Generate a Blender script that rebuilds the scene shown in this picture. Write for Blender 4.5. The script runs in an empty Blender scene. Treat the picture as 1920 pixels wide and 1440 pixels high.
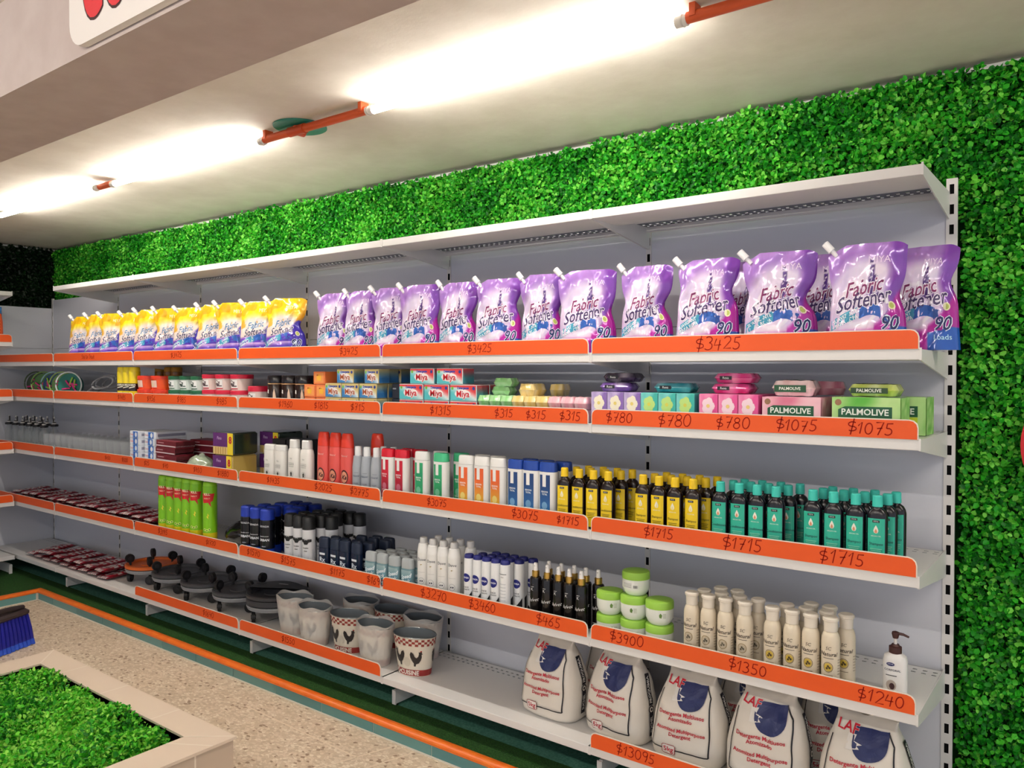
import bpy, math, random
import numpy as np
from mathutils import Vector, Matrix, noise

# ---------------------------------------------------------------- camera, world, exposure
scn = bpy.context.scene
scn.view_settings.view_transform = 'Standard'
scn.view_settings.look = 'None'
scn.view_settings.gamma = 1.0
scn.view_settings.use_curve_mapping = False
scn.view_settings.exposure = 0.12
scn.cycles.max_bounces = 4
scn.cycles.diffuse_bounces = 3
scn.cycles.adaptive_threshold = 0.02
scn.cycles.transparent_max_bounces = 12
TUBE_POWER = 76.0
AMBIENT = 0.80
cam_d = bpy.data.cameras.new('camera')
cam_d.sensor_width = 36.0
cam_d.lens = 27.956
cam_d.clip_start = 0.05
cam = bpy.data.objects.new('camera', cam_d)
scn.collection.objects.link(cam)
def cam_axes(yaw, pit, rol):
    f = Vector((math.sin(yaw) * math.cos(pit), math.cos(yaw) * math.cos(pit), math.sin(pit)))
    r0 = Vector((math.cos(yaw), -math.sin(yaw), 0)); u0 = r0.cross(f)
    r = r0 * math.cos(rol) + u0 * math.sin(rol); u = u0 * math.cos(rol) - r0 * math.sin(rol)
    return r, u, f
_r, _u, _f = cam_axes(-0.6492, -0.0159, 0.0014)
cam.matrix_world = Matrix(((_r.x, _u.x, -_f.x, 0.39857), (_r.y, _u.y, -_f.y, -2.69250), (_r.z, _u.z, -_f.z, 1.45656), (0, 0, 0, 1)))
scn.camera = cam
world = bpy.data.worlds.new('daylight')
scn.world = world
world.use_nodes = True
wb = world.node_tree.nodes['Background']
wb.inputs[0].default_value = (0.86, 0.90, 1.0, 1)
wb.inputs[1].default_value = AMBIENT

rng = random.Random(7)
R = math.radians
PI = math.pi

# ---------------------------------------------------------------- materials
def lin(c):
    out = []
    for x in c[:3]:
        x = x / 255.0
        out.append(x / 12.92 if x <= 0.04045 else ((x + 0.055) / 1.055) ** 2.4)
    return tuple(out)
MATS = {}
FIN = {'gloss': (0.22, 0, 1), 'satin': (0.45, 0, 1), 'matte': (0.85, 0, 1), 'metal': (0.28, 1, 1), 'foil': (0.16, 0.1, 1),
       'clear': (0.06, 0, 0.17), 'veil': (0.5, 0, 0.52), 'steel': (0.38, 0, 1), 'tint': (0.12, 0, 0.62)}
def mat(fin):
    """packaging and metal finishes: the printed colour comes from the mesh's colour attribute, a fine noise varies the sheen"""
    if fin in MATS: return MATS[fin]
    rough, metal, alpha = FIN[fin]
    m = bpy.data.materials.new(fin + '_surface'); m.use_nodes = True
    nt = m.node_tree; b = nt.nodes['Principled BSDF']
    a = nt.nodes.new('ShaderNodeAttribute'); a.attribute_name = 'Col'
    nt.links.new(a.outputs['Color'], b.inputs['Base Color'])
    n = nt.nodes.new('ShaderNodeTexNoise'); n.inputs['Scale'].default_value = 40
    mr = nt.nodes.new('ShaderNodeMapRange'); mr.inputs[3].default_value = rough * 0.85; mr.inputs[4].default_value = min(1, rough * 1.2)
    nt.links.new(n.outputs[0], mr.inputs[0]); nt.links.new(mr.outputs[0], b.inputs['Roughness'])
    b.inputs['Metallic'].default_value = metal
    b.inputs['Alpha'].default_value = alpha
    if fin == 'foil':
        b.inputs['Coat Weight'].default_value = 0.6; b.inputs['Coat Roughness'].default_value = 0.08
    if fin == 'matte': b.inputs['Specular IOR Level'].default_value = 0.2
    MATS[fin] = m
    return m
def noise_mat(name, c1, c2, scale, rough=0.8, bump=0.0, detail=4, lo=0.35, hi=0.65, spec=0.3):
    m = bpy.data.materials.new(name); m.use_nodes = True
    nt = m.node_tree; b = nt.nodes['Principled BSDF']
    tc = nt.nodes.new('ShaderNodeTexCoord')
    n = nt.nodes.new('ShaderNodeTexNoise'); n.inputs['Scale'].default_value = scale; n.inputs['Detail'].default_value = detail
    nt.links.new(tc.outputs['Object'], n.inputs['Vector'])
    r = nt.nodes.new('ShaderNodeValToRGB')
    r.color_ramp.elements[0].position = lo; r.color_ramp.elements[1].position = hi
    r.color_ramp.elements[0].color = (*lin(c1), 1); r.color_ramp.elements[1].color = (*lin(c2), 1)
    nt.links.new(n.outputs[0], r.inputs[0]); nt.links.new(r.outputs[0], b.inputs['Base Color'])
    b.inputs['Roughness'].default_value = rough; b.inputs['Specular IOR Level'].default_value = spec
    if bump:
        bp = nt.nodes.new('ShaderNodeBump'); bp.inputs['Strength'].default_value = bump; bp.inputs['Distance'].default_value = 0.01
        nt.links.new(n.outputs[0], bp.inputs['Height']); nt.links.new(bp.outputs[0], b.inputs['Normal'])
    return m

# ---------------------------------------------------------------- mesh builder
class MB:
    def __init__(s): s.v = []; s.f = []; s.c = []; s.m = []; s.fins = []
    def fi(s, fin):
        if fin not in s.fins: s.fins.append(fin)
        return s.fins.index(fin)
    def add(s, vs, fs, col, fin='satin'):
        o = len(s.v); s.v += [tuple(p) for p in vs]; k = s.fi(fin)
        per = isinstance(col, list)
        for f in fs:
            s.f.append(tuple(i + o for i in f)); s.m.append(k)
            s.c.append([col[i] for i in f] if per else col)
    def box(s, x0, x1, y0, y1, z0, z1, col, fin='satin', skip=()):
        vs = [(x0, y0, z0), (x1, y0, z0), (x1, y1, z0), (x0, y1, z0), (x0, y0, z1), (x1, y0, z1), (x1, y1, z1), (x0, y1, z1)]
        fs = [(0, 3, 2, 1), (4, 5, 6, 7), (0, 1, 5, 4), (1, 2, 6, 5), (2, 3, 7, 6), (3, 0, 4, 7)]
        s.add(vs, [f for i, f in enumerate(fs) if i not in skip], col, fin)
    def rbox(s, x0, x1, y0, y1, z0, z1, col, fin='satin', r=0.003):
        """box with chamfered edges"""
        cx, cy, cz = (x0 + x1) / 2, (y0 + y1) / 2, (z0 + z1) / 2
        hx, hy, hz = (x1 - x0) / 2, (y1 - y0) / 2, (z1 - z0) / 2
        r = min(r, hx * .8, hy * .8, hz * .8)
        rings = []
        for z, i in ((-hz, r), (-hz + r, 0), (hz - r, 0), (hz, r)):
            a, b = hx - i, hy - i
            rings.append([(cx + px, cy + py, cz + z) for px, py in ((-a + r, -b), (a - r, -b), (a, -b + r), (a, b - r), (a - r, b), (-a + r, b), (-a, b - r), (-a, -b + r))])
        s.rings(rings, col, fin)
    def rings(s, rings, col, fin='satin', cap0=True, cap1=True, closed=True):
        n = len(rings[0]); vs = [p for r in rings for p in r]; fs = []
        for k in range(len(rings) - 1):
            for j in range(n if closed else n - 1):
                a = k * n + j; b = k * n + (j + 1) % n
                fs.append((a, b, b + n, a + n))
        if cap0: fs.append(tuple(reversed(range(n))))
        if cap1: fs.append(tuple((len(rings) - 1) * n + j for j in range(n)))
        s.add(vs, fs, col, fin)
    def tube(s, pts, r, col, fin='satin', n=8, cap=True, r2=None):
        pts = [Vector(p) for p in pts]; rings = []
        for i, p in enumerate(pts):
            t = (pts[min(i + 1, len(pts) - 1)] - pts[max(i - 1, 0)]).normalized()
            a = t.cross(Vector((0, 0, 1)))
            if a.length < .05: a = t.cross(Vector((1, 0, 0)))
            a.normalize(); b = t.cross(a).normalized()
            rr = r if r2 is None else r + (r2 - r) * i / (len(pts) - 1)
            rings.append([p + a * rr * math.cos(2 * PI * j / n) - b * rr * math.sin(2 * PI * j / n) for j in range(n)])
        s.rings(rings, col, fin, cap, cap)
    def lathe(s, prof, col, fin='satin', n=20, c=(0, 0), cap0=True, cap1=True):
        """prof: (z, radius)"""
        s.rings([[(c[0] + r * math.cos(2 * PI * j / n), c[1] + r * math.sin(2 * PI * j / n), z) for j in range(n)] for z, r in prof], col, fin, cap0, cap1)
    def grid(s, fn, nu, nv, col, fin='satin'):
        vs = []; cs = []
        for j in range(nv + 1):
            for i in range(nu + 1):
                u, v = i / nu, j / nv
                vs.append(fn(u, v))
                if callable(col): cs.append(col(u, v))
        fs = [(j * (nu + 1) + i, j * (nu + 1) + i + 1, (j + 1) * (nu + 1) + i + 1, (j + 1) * (nu + 1) + i) for j in range(nv) for i in range(nu)]
        s.add(vs, fs, cs if callable(col) else col, fin)
    def rect(s, u0, u1, v0, v1, P, col, fin='satin', nu=4, nv=1, e=0):
        s.grid(lambda u, v: P(u0 + (u1 - u0) * u, v0 + (v1 - v0) * v, e), nu, nv, col, fin)
    def disc(s, uc, vc, ru, rv, P, col, fin='satin', n=14, e=0):
        s.poly([(ru * math.cos(2 * PI * j / n), rv * math.sin(2 * PI * j / n)) for j in range(n)], P, col, fin, e, (uc, vc))
    def poly(s, pts, P, col, fin='satin', e=0, o=(0, 0), k=1.0):
        # filled in narrow columns so that the print follows a curved surface
        pts = [(o[0] + x * k, o[1] + y * k) for x, y in pts]; m = len(pts)
        lo, hi = min(p[0] for p in pts), max(p[0] for p in pts); xs = sorted({lo, hi} | {lo + (hi - lo) * i / 10 for i in range(11)} | {p[0] for p in pts})
        ys = [xs[0]] + [b for a, b in zip(xs, xs[1:]) if b - a > (hi - lo) * .004]
        def cuts(x, xm):
            r = []
            for i in range(m):
                (ax, ay), (bx, by) = pts[i], pts[(i + 1) % m]
                if (ax < xm) != (bx < xm): r.append(((xm - ax) / (bx - ax) * (by - ay) + ay, ay + max(0, min(1, (x - ax) / (bx - ax))) * (by - ay)))
            return [q[1] for q in sorted(r)]
        for a, b in zip(ys, ys[1:]):
            xm = (a + b) / 2; l, r = cuts(a, xm), cuts(b, xm)
            for i in range(0, len(l) - 1, 2):
                s.add([P(a, l[i], e), P(b, r[i], e), P(b, r[i + 1], e), P(a, l[i + 1], e)], [(0, 1, 2, 3)], col, fin)
    def line(s, pts, w, P, col, fin='satin', e=0, closed=False):
        pts = [Vector(p) for p in pts]; n = len(pts)
        if closed: pts = pts + [pts[0]]; n += 1
        vs = []
        for i, p in enumerate(pts):
            t = (pts[min(i + 1, n - 1)] - pts[max(i - 1, 0)])
            if closed and i in (0, n - 1): t = pts[1] - pts[n - 2]
            t = t.normalized() if t.length > 1e-9 else Vector((1, 0))
            q = Vector((-t.y, t.x)) * w / 2
            vs += [P(p.x - q.x, p.y - q.y, e), P(p.x + q.x, p.y + q.y, e)]
        s.add(vs, [(2 * i, 2 * i + 2, 2 * i + 3, 2 * i + 1) for i in range(n - 1)], col, fin)
    def text(s, body, u, v, size, P, col, fin='satin', e=1, shear=0.0, bold=0.0, ang=0.0, sx=1.0, align='CENTER'):
        vs, fs = glyphs(body, shear, bold, align)
        ca, sa = math.cos(ang), math.sin(ang)
        s.add([P(u + size * (sx * x * ca - y * sa), v + size * (sx * x * sa + y * ca), e) for x, y in vs], fs, col, fin)
    def build(s, name, parent=None, smooth=35, mats=None):
        me = bpy.data.meshes.new(name)
        me.from_pydata(s.v, [], s.f)
        at = me.color_attributes.new('Col', 'BYTE_COLOR', 'CORNER')
        buf = np.ones((len(me.loops), 4), dtype=np.float32); k = 0
        for f, c in zip(s.f, s.c):
            n = len(f)
            if isinstance(c, list):
                for q in c: buf[k, :3] = _lc(q); k += 1
            else:
                buf[k:k + n, :3] = _lc(c); k += n
        at.data.foreach_set('color', buf.ravel())
        me.polygons.foreach_set('material_index', s.m)
        for fn in s.fins: me.materials.append((mats or {}).get(fn) or mat(fn))
        if smooth:
            me.shade_smooth()
            me.set_sharp_from_angle(angle=R(smooth))
        me.update()
        o = bpy.data.objects.new(name, me); scn.collection.objects.link(o)
        if parent: o.parent = parent
        return o
_lcc = {}
def _lc(c):
    c = tuple(c)
    if c not in _lcc: _lcc[c] = lin(c)
    return _lcc[c]
_gl = {}
def glyphs(body, shear, bold, align):
    k = (body, shear, bold, align)
    if k in _gl: return _gl[k]
    cu = bpy.data.curves.new('glyphs', 'FONT'); cu.body = body; cu.size = 1.0; cu.shear = shear; cu.offset = bold
    cu.align_x = align; cu.align_y = 'CENTER'; cu.resolution_u = 6 if body == 'CONTAMOS' else 2; cu.space_line = 0.8
    ob = bpy.data.objects.new('glyphs', cu); scn.collection.objects.link(ob)
    dg = bpy.context.evaluated_depsgraph_get(); dg.update()
    ev = ob.evaluated_get(dg); me = ev.to_mesh()
    vs = [(v.co.x, v.co.y) for v in me.vertices]; fs = [tuple(p.vertices) for p in me.polygons]
    ev.to_mesh_clear(); bpy.data.objects.remove(ob); bpy.data.curves.remove(cu)
    _gl[k] = (vs, fs)
    return _gl[k]

# ---------------------------------------------------------------- objects
def thing(name, label, cat, group=None, loc=(0, 0, 0), rz=0.0):
    o = bpy.data.objects.new(name, None); o.empty_display_size = 0.05
    scn.collection.objects.link(o)
    o.location = loc; o.rotation_euler = (0, 0, rz)
    o['label'] = label; o['category'] = cat
    if group: o['group'] = group
    return o
def tag(o, label, cat, group=None):
    o['label'] = label; o['category'] = cat
    if group: o['group'] = group
    return o
def struct(mb, name, **k):
    o = mb.build(name, **k); o['kind'] = 'structure'
    return o
KIDS = {}
def copy_tree(o, parent=None):
    c = o.copy(); scn.collection.objects.link(c); c.parent = parent
    for ch in list(o.children): copy_tree(ch, c)
    return c
USED = set()
def put(proto, x, y, z, label, cat, group, rz=0.0, sc=None, rx=0.0, ry=0.0):
    """the first placing moves the thing built first, every further one a copy of it and of its parts"""
    if proto.name in USED: o = copy_tree(proto)
    else: o = proto; USED.add(proto.name)
    o.location = (x, y, z); o.rotation_euler = (rx, ry, rz)
    if sc: o.scale = sc
    o['label'] = label; o['category'] = cat; o['group'] = group
    return o
ORD = ['first', 'second', 'third', 'fourth', 'fifth', 'sixth', 'seventh', 'eighth', 'ninth', 'tenth', 'eleventh', 'twelfth', 'thirteenth', 'fourteenth', 'fifteenth', 'sixteenth']
ROWN = ['front row', 'second row', 'third row', 'fourth row', 'fifth row']
def spread(protos, desc, cat, group, xs, ys, z, jit=0.002, shift=0.012, rot=2.0, tail='', face=0.0):
    """rows of one product: xs across the shelf (per row when nested), ys front to back"""
    if not isinstance(protos, (list, tuple)): protos = [protos]
    k = 0
    for j, y in enumerate(ys):
        row = xs[j] if isinstance(xs[0], (list, tuple)) else [x + j * shift for x in xs]
        for i, x in enumerate(row):
            where = f'{ORD[i]} from left' if len(row) > 1 else ''
            rowp = ROWN[j] if len(ys) > 1 else ''
            lab = ', '.join(q for q in (desc, where, rowp) if q) + tail
            put(protos[k % len(protos)], x + rng.uniform(-jit, jit), y + rng.uniform(-jit, jit), z, lab, cat, group, rz=R(face + rng.uniform(-rot, rot)))
            k += 1

W = 1.0; D = 0.4155
LIP = {0: 1.9658, 1: 1.4880, 2: 1.2523, 3: 0.8940, 4: 0.5338, 5: 0.1674}
Z = {k: v + 0.0284 for k, v in LIP.items()}          # the surface things stand on
WHITE = (232, 229, 226); ORANGE = (234, 88, 20); CEIL = 2.385
# ---------------------------------------------------------------- large structure
def plane(name, vs, m, sub=None):
    me = bpy.data.meshes.new(name); me.from_pydata(vs, [], [(0, 1, 2, 3)] if len(vs) == 4 else None); me.materials.append(m)
    o = bpy.data.objects.new(name, me); scn.collection.objects.link(o); o['kind'] = 'structure'; return o
def slab(name, x0, x1, y0, y1, z0, z1, m):
    b = MB(); b.box(x0, x1, y0, y1, z0, z1, (255, 255, 255), 'satin'); o = struct(b, name, smooth=0, mats={'satin': m}); return o

def floor_mat():
    """washed pebble terrazzo: cream chips with scattered brown stones and thin pale joints"""
    m = bpy.data.materials.new('pebble_floor'); m.use_nodes = True; nt = m.node_tree; L = nt.links; N = nt.nodes; b = N['Principled BSDF']
    tc = N.new('ShaderNodeTexCoord')
    mp = N.new('ShaderNodeMapping'); mp.inputs['Scale'].default_value = (1, 1.5, 1); mp.inputs['Rotation'].default_value = (0, 0, .5); L.new(tc.outputs['Object'], mp.inputs['Vector'])
    v = N.new('ShaderNodeTexVoronoi'); v.inputs['Scale'].default_value = 62; L.new(mp.outputs[0], v.inputs['Vector'])
    sep = N.new('ShaderNodeSeparateColor'); L.new(v.outputs['Color'], sep.inputs[0])
    r = N.new('ShaderNodeValToRGB'); r.color_ramp.interpolation = 'CONSTANT'
    els = [(0, (232, 214, 190)), (.30, (218, 198, 172)), (.55, (242, 228, 206)), (.72, (208, 188, 162)), (.86, (226, 208, 184)), (.95, (160, 134, 110))]
    r.color_ramp.elements[0].color = (*lin(els[0][1]), 1); r.color_ramp.elements[1].position = els[1][0]; r.color_ramp.elements[1].color = (*lin(els[1][1]), 1)
    for p, c in els[2:]:
        e = r.color_ramp.elements.new(p); e.color = (*lin(c), 1)
    L.new(sep.outputs[0], r.inputs[0])
    d = N.new('ShaderNodeTexVoronoi'); d.feature = 'DISTANCE_TO_EDGE'; d.inputs['Scale'].default_value = 62; L.new(mp.outputs[0], d.inputs['Vector'])
    mr = N.new('ShaderNodeMapRange'); mr.inputs[2].default_value = 0.10; L.new(d.outputs[0], mr.inputs[0])
    mx = N.new('ShaderNodeMix'); mx.data_type = 'RGBA'; L.new(mr.outputs[0], mx.inputs[0]); mx.inputs[6].default_value = (*lin((210, 190, 164)), 1); L.new(r.outputs[0], mx.inputs[7])
    big = N.new('ShaderNodeTexNoise'); big.inputs['Scale'].default_value = 3; L.new(tc.outputs['Object'], big.inputs['Vector'])
    m2 = N.new('ShaderNodeMix'); m2.data_type = 'RGBA'; m2.blend_type = 'MULTIPLY'; m2.inputs[0].default_value = .15; L.new(mx.outputs[2], m2.inputs[6]); L.new(big.outputs[0], m2.inputs[7])
    L.new(m2.outputs[2], b.inputs['Base Color']); b.inputs['Roughness'].default_value = .55
    bp = N.new('ShaderNodeBump'); bp.inputs['Strength'].default_value = .3; bp.inputs['Distance'].default_value = .003; L.new(d.outputs[0], bp.inputs['Height']); L.new(bp.outputs[0], b.inputs['Normal'])
    return m
CREAM = noise_mat('ceiling_plaster', (222, 213, 200), (232, 224, 212), 6, .8, .25)
def ceiling_bump():
    nt = CREAM.node_tree; n = nt.nodes['Noise Texture']; n.inputs['Detail'].default_value = 8; n.inputs['Roughness'].default_value = .62
ceiling_bump()
WALLM = noise_mat('wall_paint', (214, 214, 208), (224, 223, 218), 8, .85, .1)
BEAMM = noise_mat('beam_paint', (192, 176, 170), (200, 185, 179), 12, .85, .1)
TURF = noise_mat('green_turf', (18, 50, 17), (46, 96, 34), 260, .95, .8)
TEALF = noise_mat('teal_floor_paint', (60, 112, 98), (84, 142, 124), 120, .8, .2)
TRIMO = noise_mat('orange_glazed_trim', (232, 104, 22), (240, 122, 34), 20, .35, .05, spec=.5)
slab('floor', -9.0, 3.0, -6.0, 0.2, -0.05, 0.0, floor_mat())
slab('ceiling', -7.0, 3.0, -6.0, 0.2, CEIL, CEIL + .06, CREAM)
slab('wall_back', -6.3, 3.0, 0.10, 0.16, 0.0, CEIL, WALLM)
slab('wall_left', -6.26, -6.12, -6.0, 0.10, 0.0, CEIL, WALLM)
slab('trim_beam', -6.12, 3.0, -1.862, -1.604, 2.15, CEIL, BEAMM)
# raised ledge under the shelving: turf strip in front, painted floor beneath the shelves
slab('floor_ledge_back', -5.082, 1.6, -0.468, -0.340, 0.0, 0.056, TURF)
slab('floor_ledge_left', -6.12, -5.082, -4.0, -0.340, 0.0, 0.056, TURF)
slab('floor_ledge_shelf', -6.12, 1.6, -0.340, 0.10, 0.0, 0.054, TEALF)
# riser of teal tiles with pale joints, orange bullnose edge on top
def riser():
    b = MB(); teal = [(96, 150, 150), (104, 156, 154), (90, 144, 146)]; GR = (222, 214, 200)
    b.box(-5.055, 1.6, -.499, -.468, 0, .044, GR, 'satin'); b.box(-5.082, -5.051, -4.0, -.468, 0, .044, GR, 'satin')
    x = -5.046; i = 0
    first = True
    while x < 1.6:
        x1 = -4.84 if first else x + .3195; first = False
        b.rbox(x + .0016, min(x1 - .0016, 1.6), -.5015, -.47, .0035, .044, teal[i % 3], 'gloss', .001); x = x1; i += 1
    y = -.512; i = 0
    while y > -4.0:
        y1 = y - .3195
        b.rbox(-5.075, -5.0485, y1 + .0016, y - .0016, .0035, .044, teal[(i + 1) % 3], 'gloss', .001); y = y1; i += 1
    # joint of mortar on the floor
    b.box(-5.04, 1.6, -.508, -.5, 0, .0035, GR, 'matte'); b.box(-5.051, -5.042, -4.0, -.5, 0, .0035, GR, 'matte')
    return struct(b, 'trim_riser', smooth=0)
riser()
def bull():
    prof = [(-.468, .0442), (-.468, .062), (-.476, .066), (-.490, .066), (-.500, .062), (-.506, .055), (-.506, .0475), (-.503, .0442)]
    b = MB()
    rings = [[(1.6, y, z) for y, z in prof], [(-5.55 - y, y, z) for y, z in prof], ]
    b.rings(rings, (255, 255, 255), 'gloss')
    rings = [[(-5.55 - y, y, z) for y, z in prof], [(-5.55 - y, -4.0, z) for y, z in prof]]
    b.rings(rings, (255, 255, 255), 'gloss')
    return struct(b, 'trim_edge', smooth=40, mats={'gloss': TRIMO})
bull()
def joints():
    b = MB(); c = (232, 216, 194)
    for x0, y0, x1, y1 in ((-1.94, -.90, -1.815, -.517), (-1.80, -.80, -1.723, -.523), (-2.6, -.655, -1.855, -.676), (-1.80, -.735, -1.2, -.74), (-1.40, -1.4, -1.24, -.52)):
        d = Vector((x1 - x0, y1 - y0)).normalized() * .0035
        b.add([(x0 - d.y, y0 + d.x, .0012), (x0 + d.y, y0 - d.x, .0012), (x1 + d.y, y1 - d.x, .0012), (x1 - d.y, y1 + d.x, .0012)], [(0, 1, 2, 3)], c, 'matte')
    return struct(b, 'trim_floor', smooth=0)
joints()

# ---------------------------------------------------------------- lamps, conduit, sign
def tube_light(x0, x1, y, label):
    t = thing('fluorescent_tube', label, 'lamp', 'ceiling tube lamps', (x0, y, 2.352))
    L = x1 - x0
    b = MB(); b.tube([(.03, 0, 0), (L - .03, 0, 0)], .0135, (255, 255, 255), 'glow', 12)
    m = MATS.get('lamp_glow')
    if not m:
        m = bpy.data.materials.new('lamp_glow'); m.use_nodes = True; e = m.node_tree.nodes['Principled BSDF']
        e.inputs['Emission Color'].default_value = (1, .955, .88, 1); e.inputs['Emission Strength'].default_value = TUBE_POWER; MATS['lamp_glow'] = m
    b.build('glass_tube', t, mats={'glow': m})
    for s in (0, 1):
        b = MB(); x = L if s else 0; d = -1 if s else 1
        b.tube([(x, 0, 0), (x + d * .006, 0, 0), (x + d * .032, 0, 0)], .0150, (240, 238, 234), 'satin', 14)
        b.tube([(x + d * .010, 0, 0), (x + d * .014, 0, 0)], .0165, (225, 222, 216), 'satin', 14)
        b.build('end_cap', t)
tube_light(-1.666, -.479, -.80, 'long glowing white tube above the large purple pouches, longest of the ceiling tubes in view')
tube_light(-3.454, -2.246, -.80, 'glowing white ceiling tube between the teal disc and the short conduit joint')
tube_light(-4.76, -3.572, -.81, 'glowing ceiling tube over the yellow pouches, beside the corner')
for k, (xa, ya) in enumerate([(-2.8, -3.1), (-1.2, -3.1), (.5, -3.1), (.75, -.80)]):
    tube_light(xa, xa + 1.19, ya, ['white tube lamp on the ceiling of the aisle, over the planter side', 'white tube lamp on the ceiling of the aisle, middle one', 'white tube lamp on the ceiling of the aisle, over the entrance side', 'white tube lamp past the end of the shelving, on the same conduit'][k])
def conduit(x0, x1, y, label, tee=None):
    OR = (214, 88, 40)
    t = thing('conduit_pipe', label, 'pipe', 'orange ceiling conduit', (x0, y, 2.352))
    b = MB(); L = x1 - x0; b.tube([(0, 0, .004), (L, 0, .004)], .0150, OR, 'satin', 14); b.build('pipe', t)
    for x in (.02, L - .02) if L > .2 else ():
        b = MB(); b.box(x - .008, x + .008, -.018, .018, .0, .033, OR, 'satin'); b.build('clip', t)
    if tee is not None:
        b = MB(); x = tee; b.tube([(x - .045, 0, .004), (x + .045, 0, .004)], .0185, (206, 76, 34), 'satin', 14)
        b.tube([(x, 0, .004), (x, 0, .018)], .017, (206, 76, 34), 'satin', 12)
        b.tube([(x, 0, .002), (x, .030, .002)], .017, (206, 76, 34), 'satin', 12); b.build('tee_joint', t)
conduit(-2.246, -1.666, -.80, 'orange conduit pipe with a tee joint crossing under the teal ceiling disc', .20)
conduit(-3.572, -3.454, -.80, 'very short conduit joint between two glowing ceiling tubes')
conduit(-.479, .75, -.80, 'orange conduit pipe running off past the end of the longest tube')
b = MB(); b.lathe([(CEIL - .0075, .096), (CEIL - .005, .100), (CEIL - .0005, .100)], (44, 134, 118), 'satin', 40, (-2.075, -.765))
tag(b.build('ceiling_disc'), 'round teal painted disc on the ceiling behind the orange pipe', 'ceiling plate')

def con_sign():
    t = thing('wall_sign', 'white board with rounded corners and big red letters on the grey beam', 'sign', loc=(-1.44, -1.864, 2.160))
    w, h, r = 1.05, .26, .055; b = MB()
    pts = []
    for cx, cz, a0 in ((r, r, 180), (w - r, r, 270), (w - r, h - r, 0), (r, h - r, 90)):
        for k in range(7): a = R(a0 + 15 * k); pts.append((cx + r * math.cos(a), cz + r * math.sin(a)))
    h2 = CEIL - 2.160 - .003
    pts = [(x, min(z, h2)) for x, z in pts]
    b.rings([[(x, -.016, z) for x, z in pts], [(x, 0, z) for x, z in pts]], (240, 232, 226), 'satin')
    b.build('board', t)
    b = MB(); P = lambda u, v, e=0: (u, -.0165 - .0006 * e, v)
    for e, bold, col in ((0, .055, (60, 22, 26)), (1, .030, (222, 44, 56))):
        b.text('CONTAMOS', .060, .122, .235, P, col, 'satin', e, 0.05, bold, sx=.56, align='LEFT')
    b.build('lettering', t, smooth=0)
    b = MB(); b.tube([(.022, -.0165, .128), (.022, -.020, .128)], .006, (140, 134, 130), 'metal', 10); b.build('screw', t)
con_sign()
def red_sign():
    t = thing('round_sign', 'red round sign board hanging on the hedge wall at the frame edge', 'sign', loc=(.385, -.02, 1.25))
    b = MB(); b.tube([(0, .012, 0), (0, 0, 0)], .20, (205, 20, 34), 'satin', 48); b.build('board', t)
    b = MB(); b.tube([(0, 0, 0), (0, -.003, 0)], .15, (236, 230, 224), 'satin', 48); b.build('face', t, smooth=0)
    for x in (-.08, .08):
        b = MB(); b.box(x - .01, x + .01, .012, .10, .08, .10, (180, 180, 180), 'satin'); b.build('mount', t, smooth=0)
red_sign()

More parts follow.
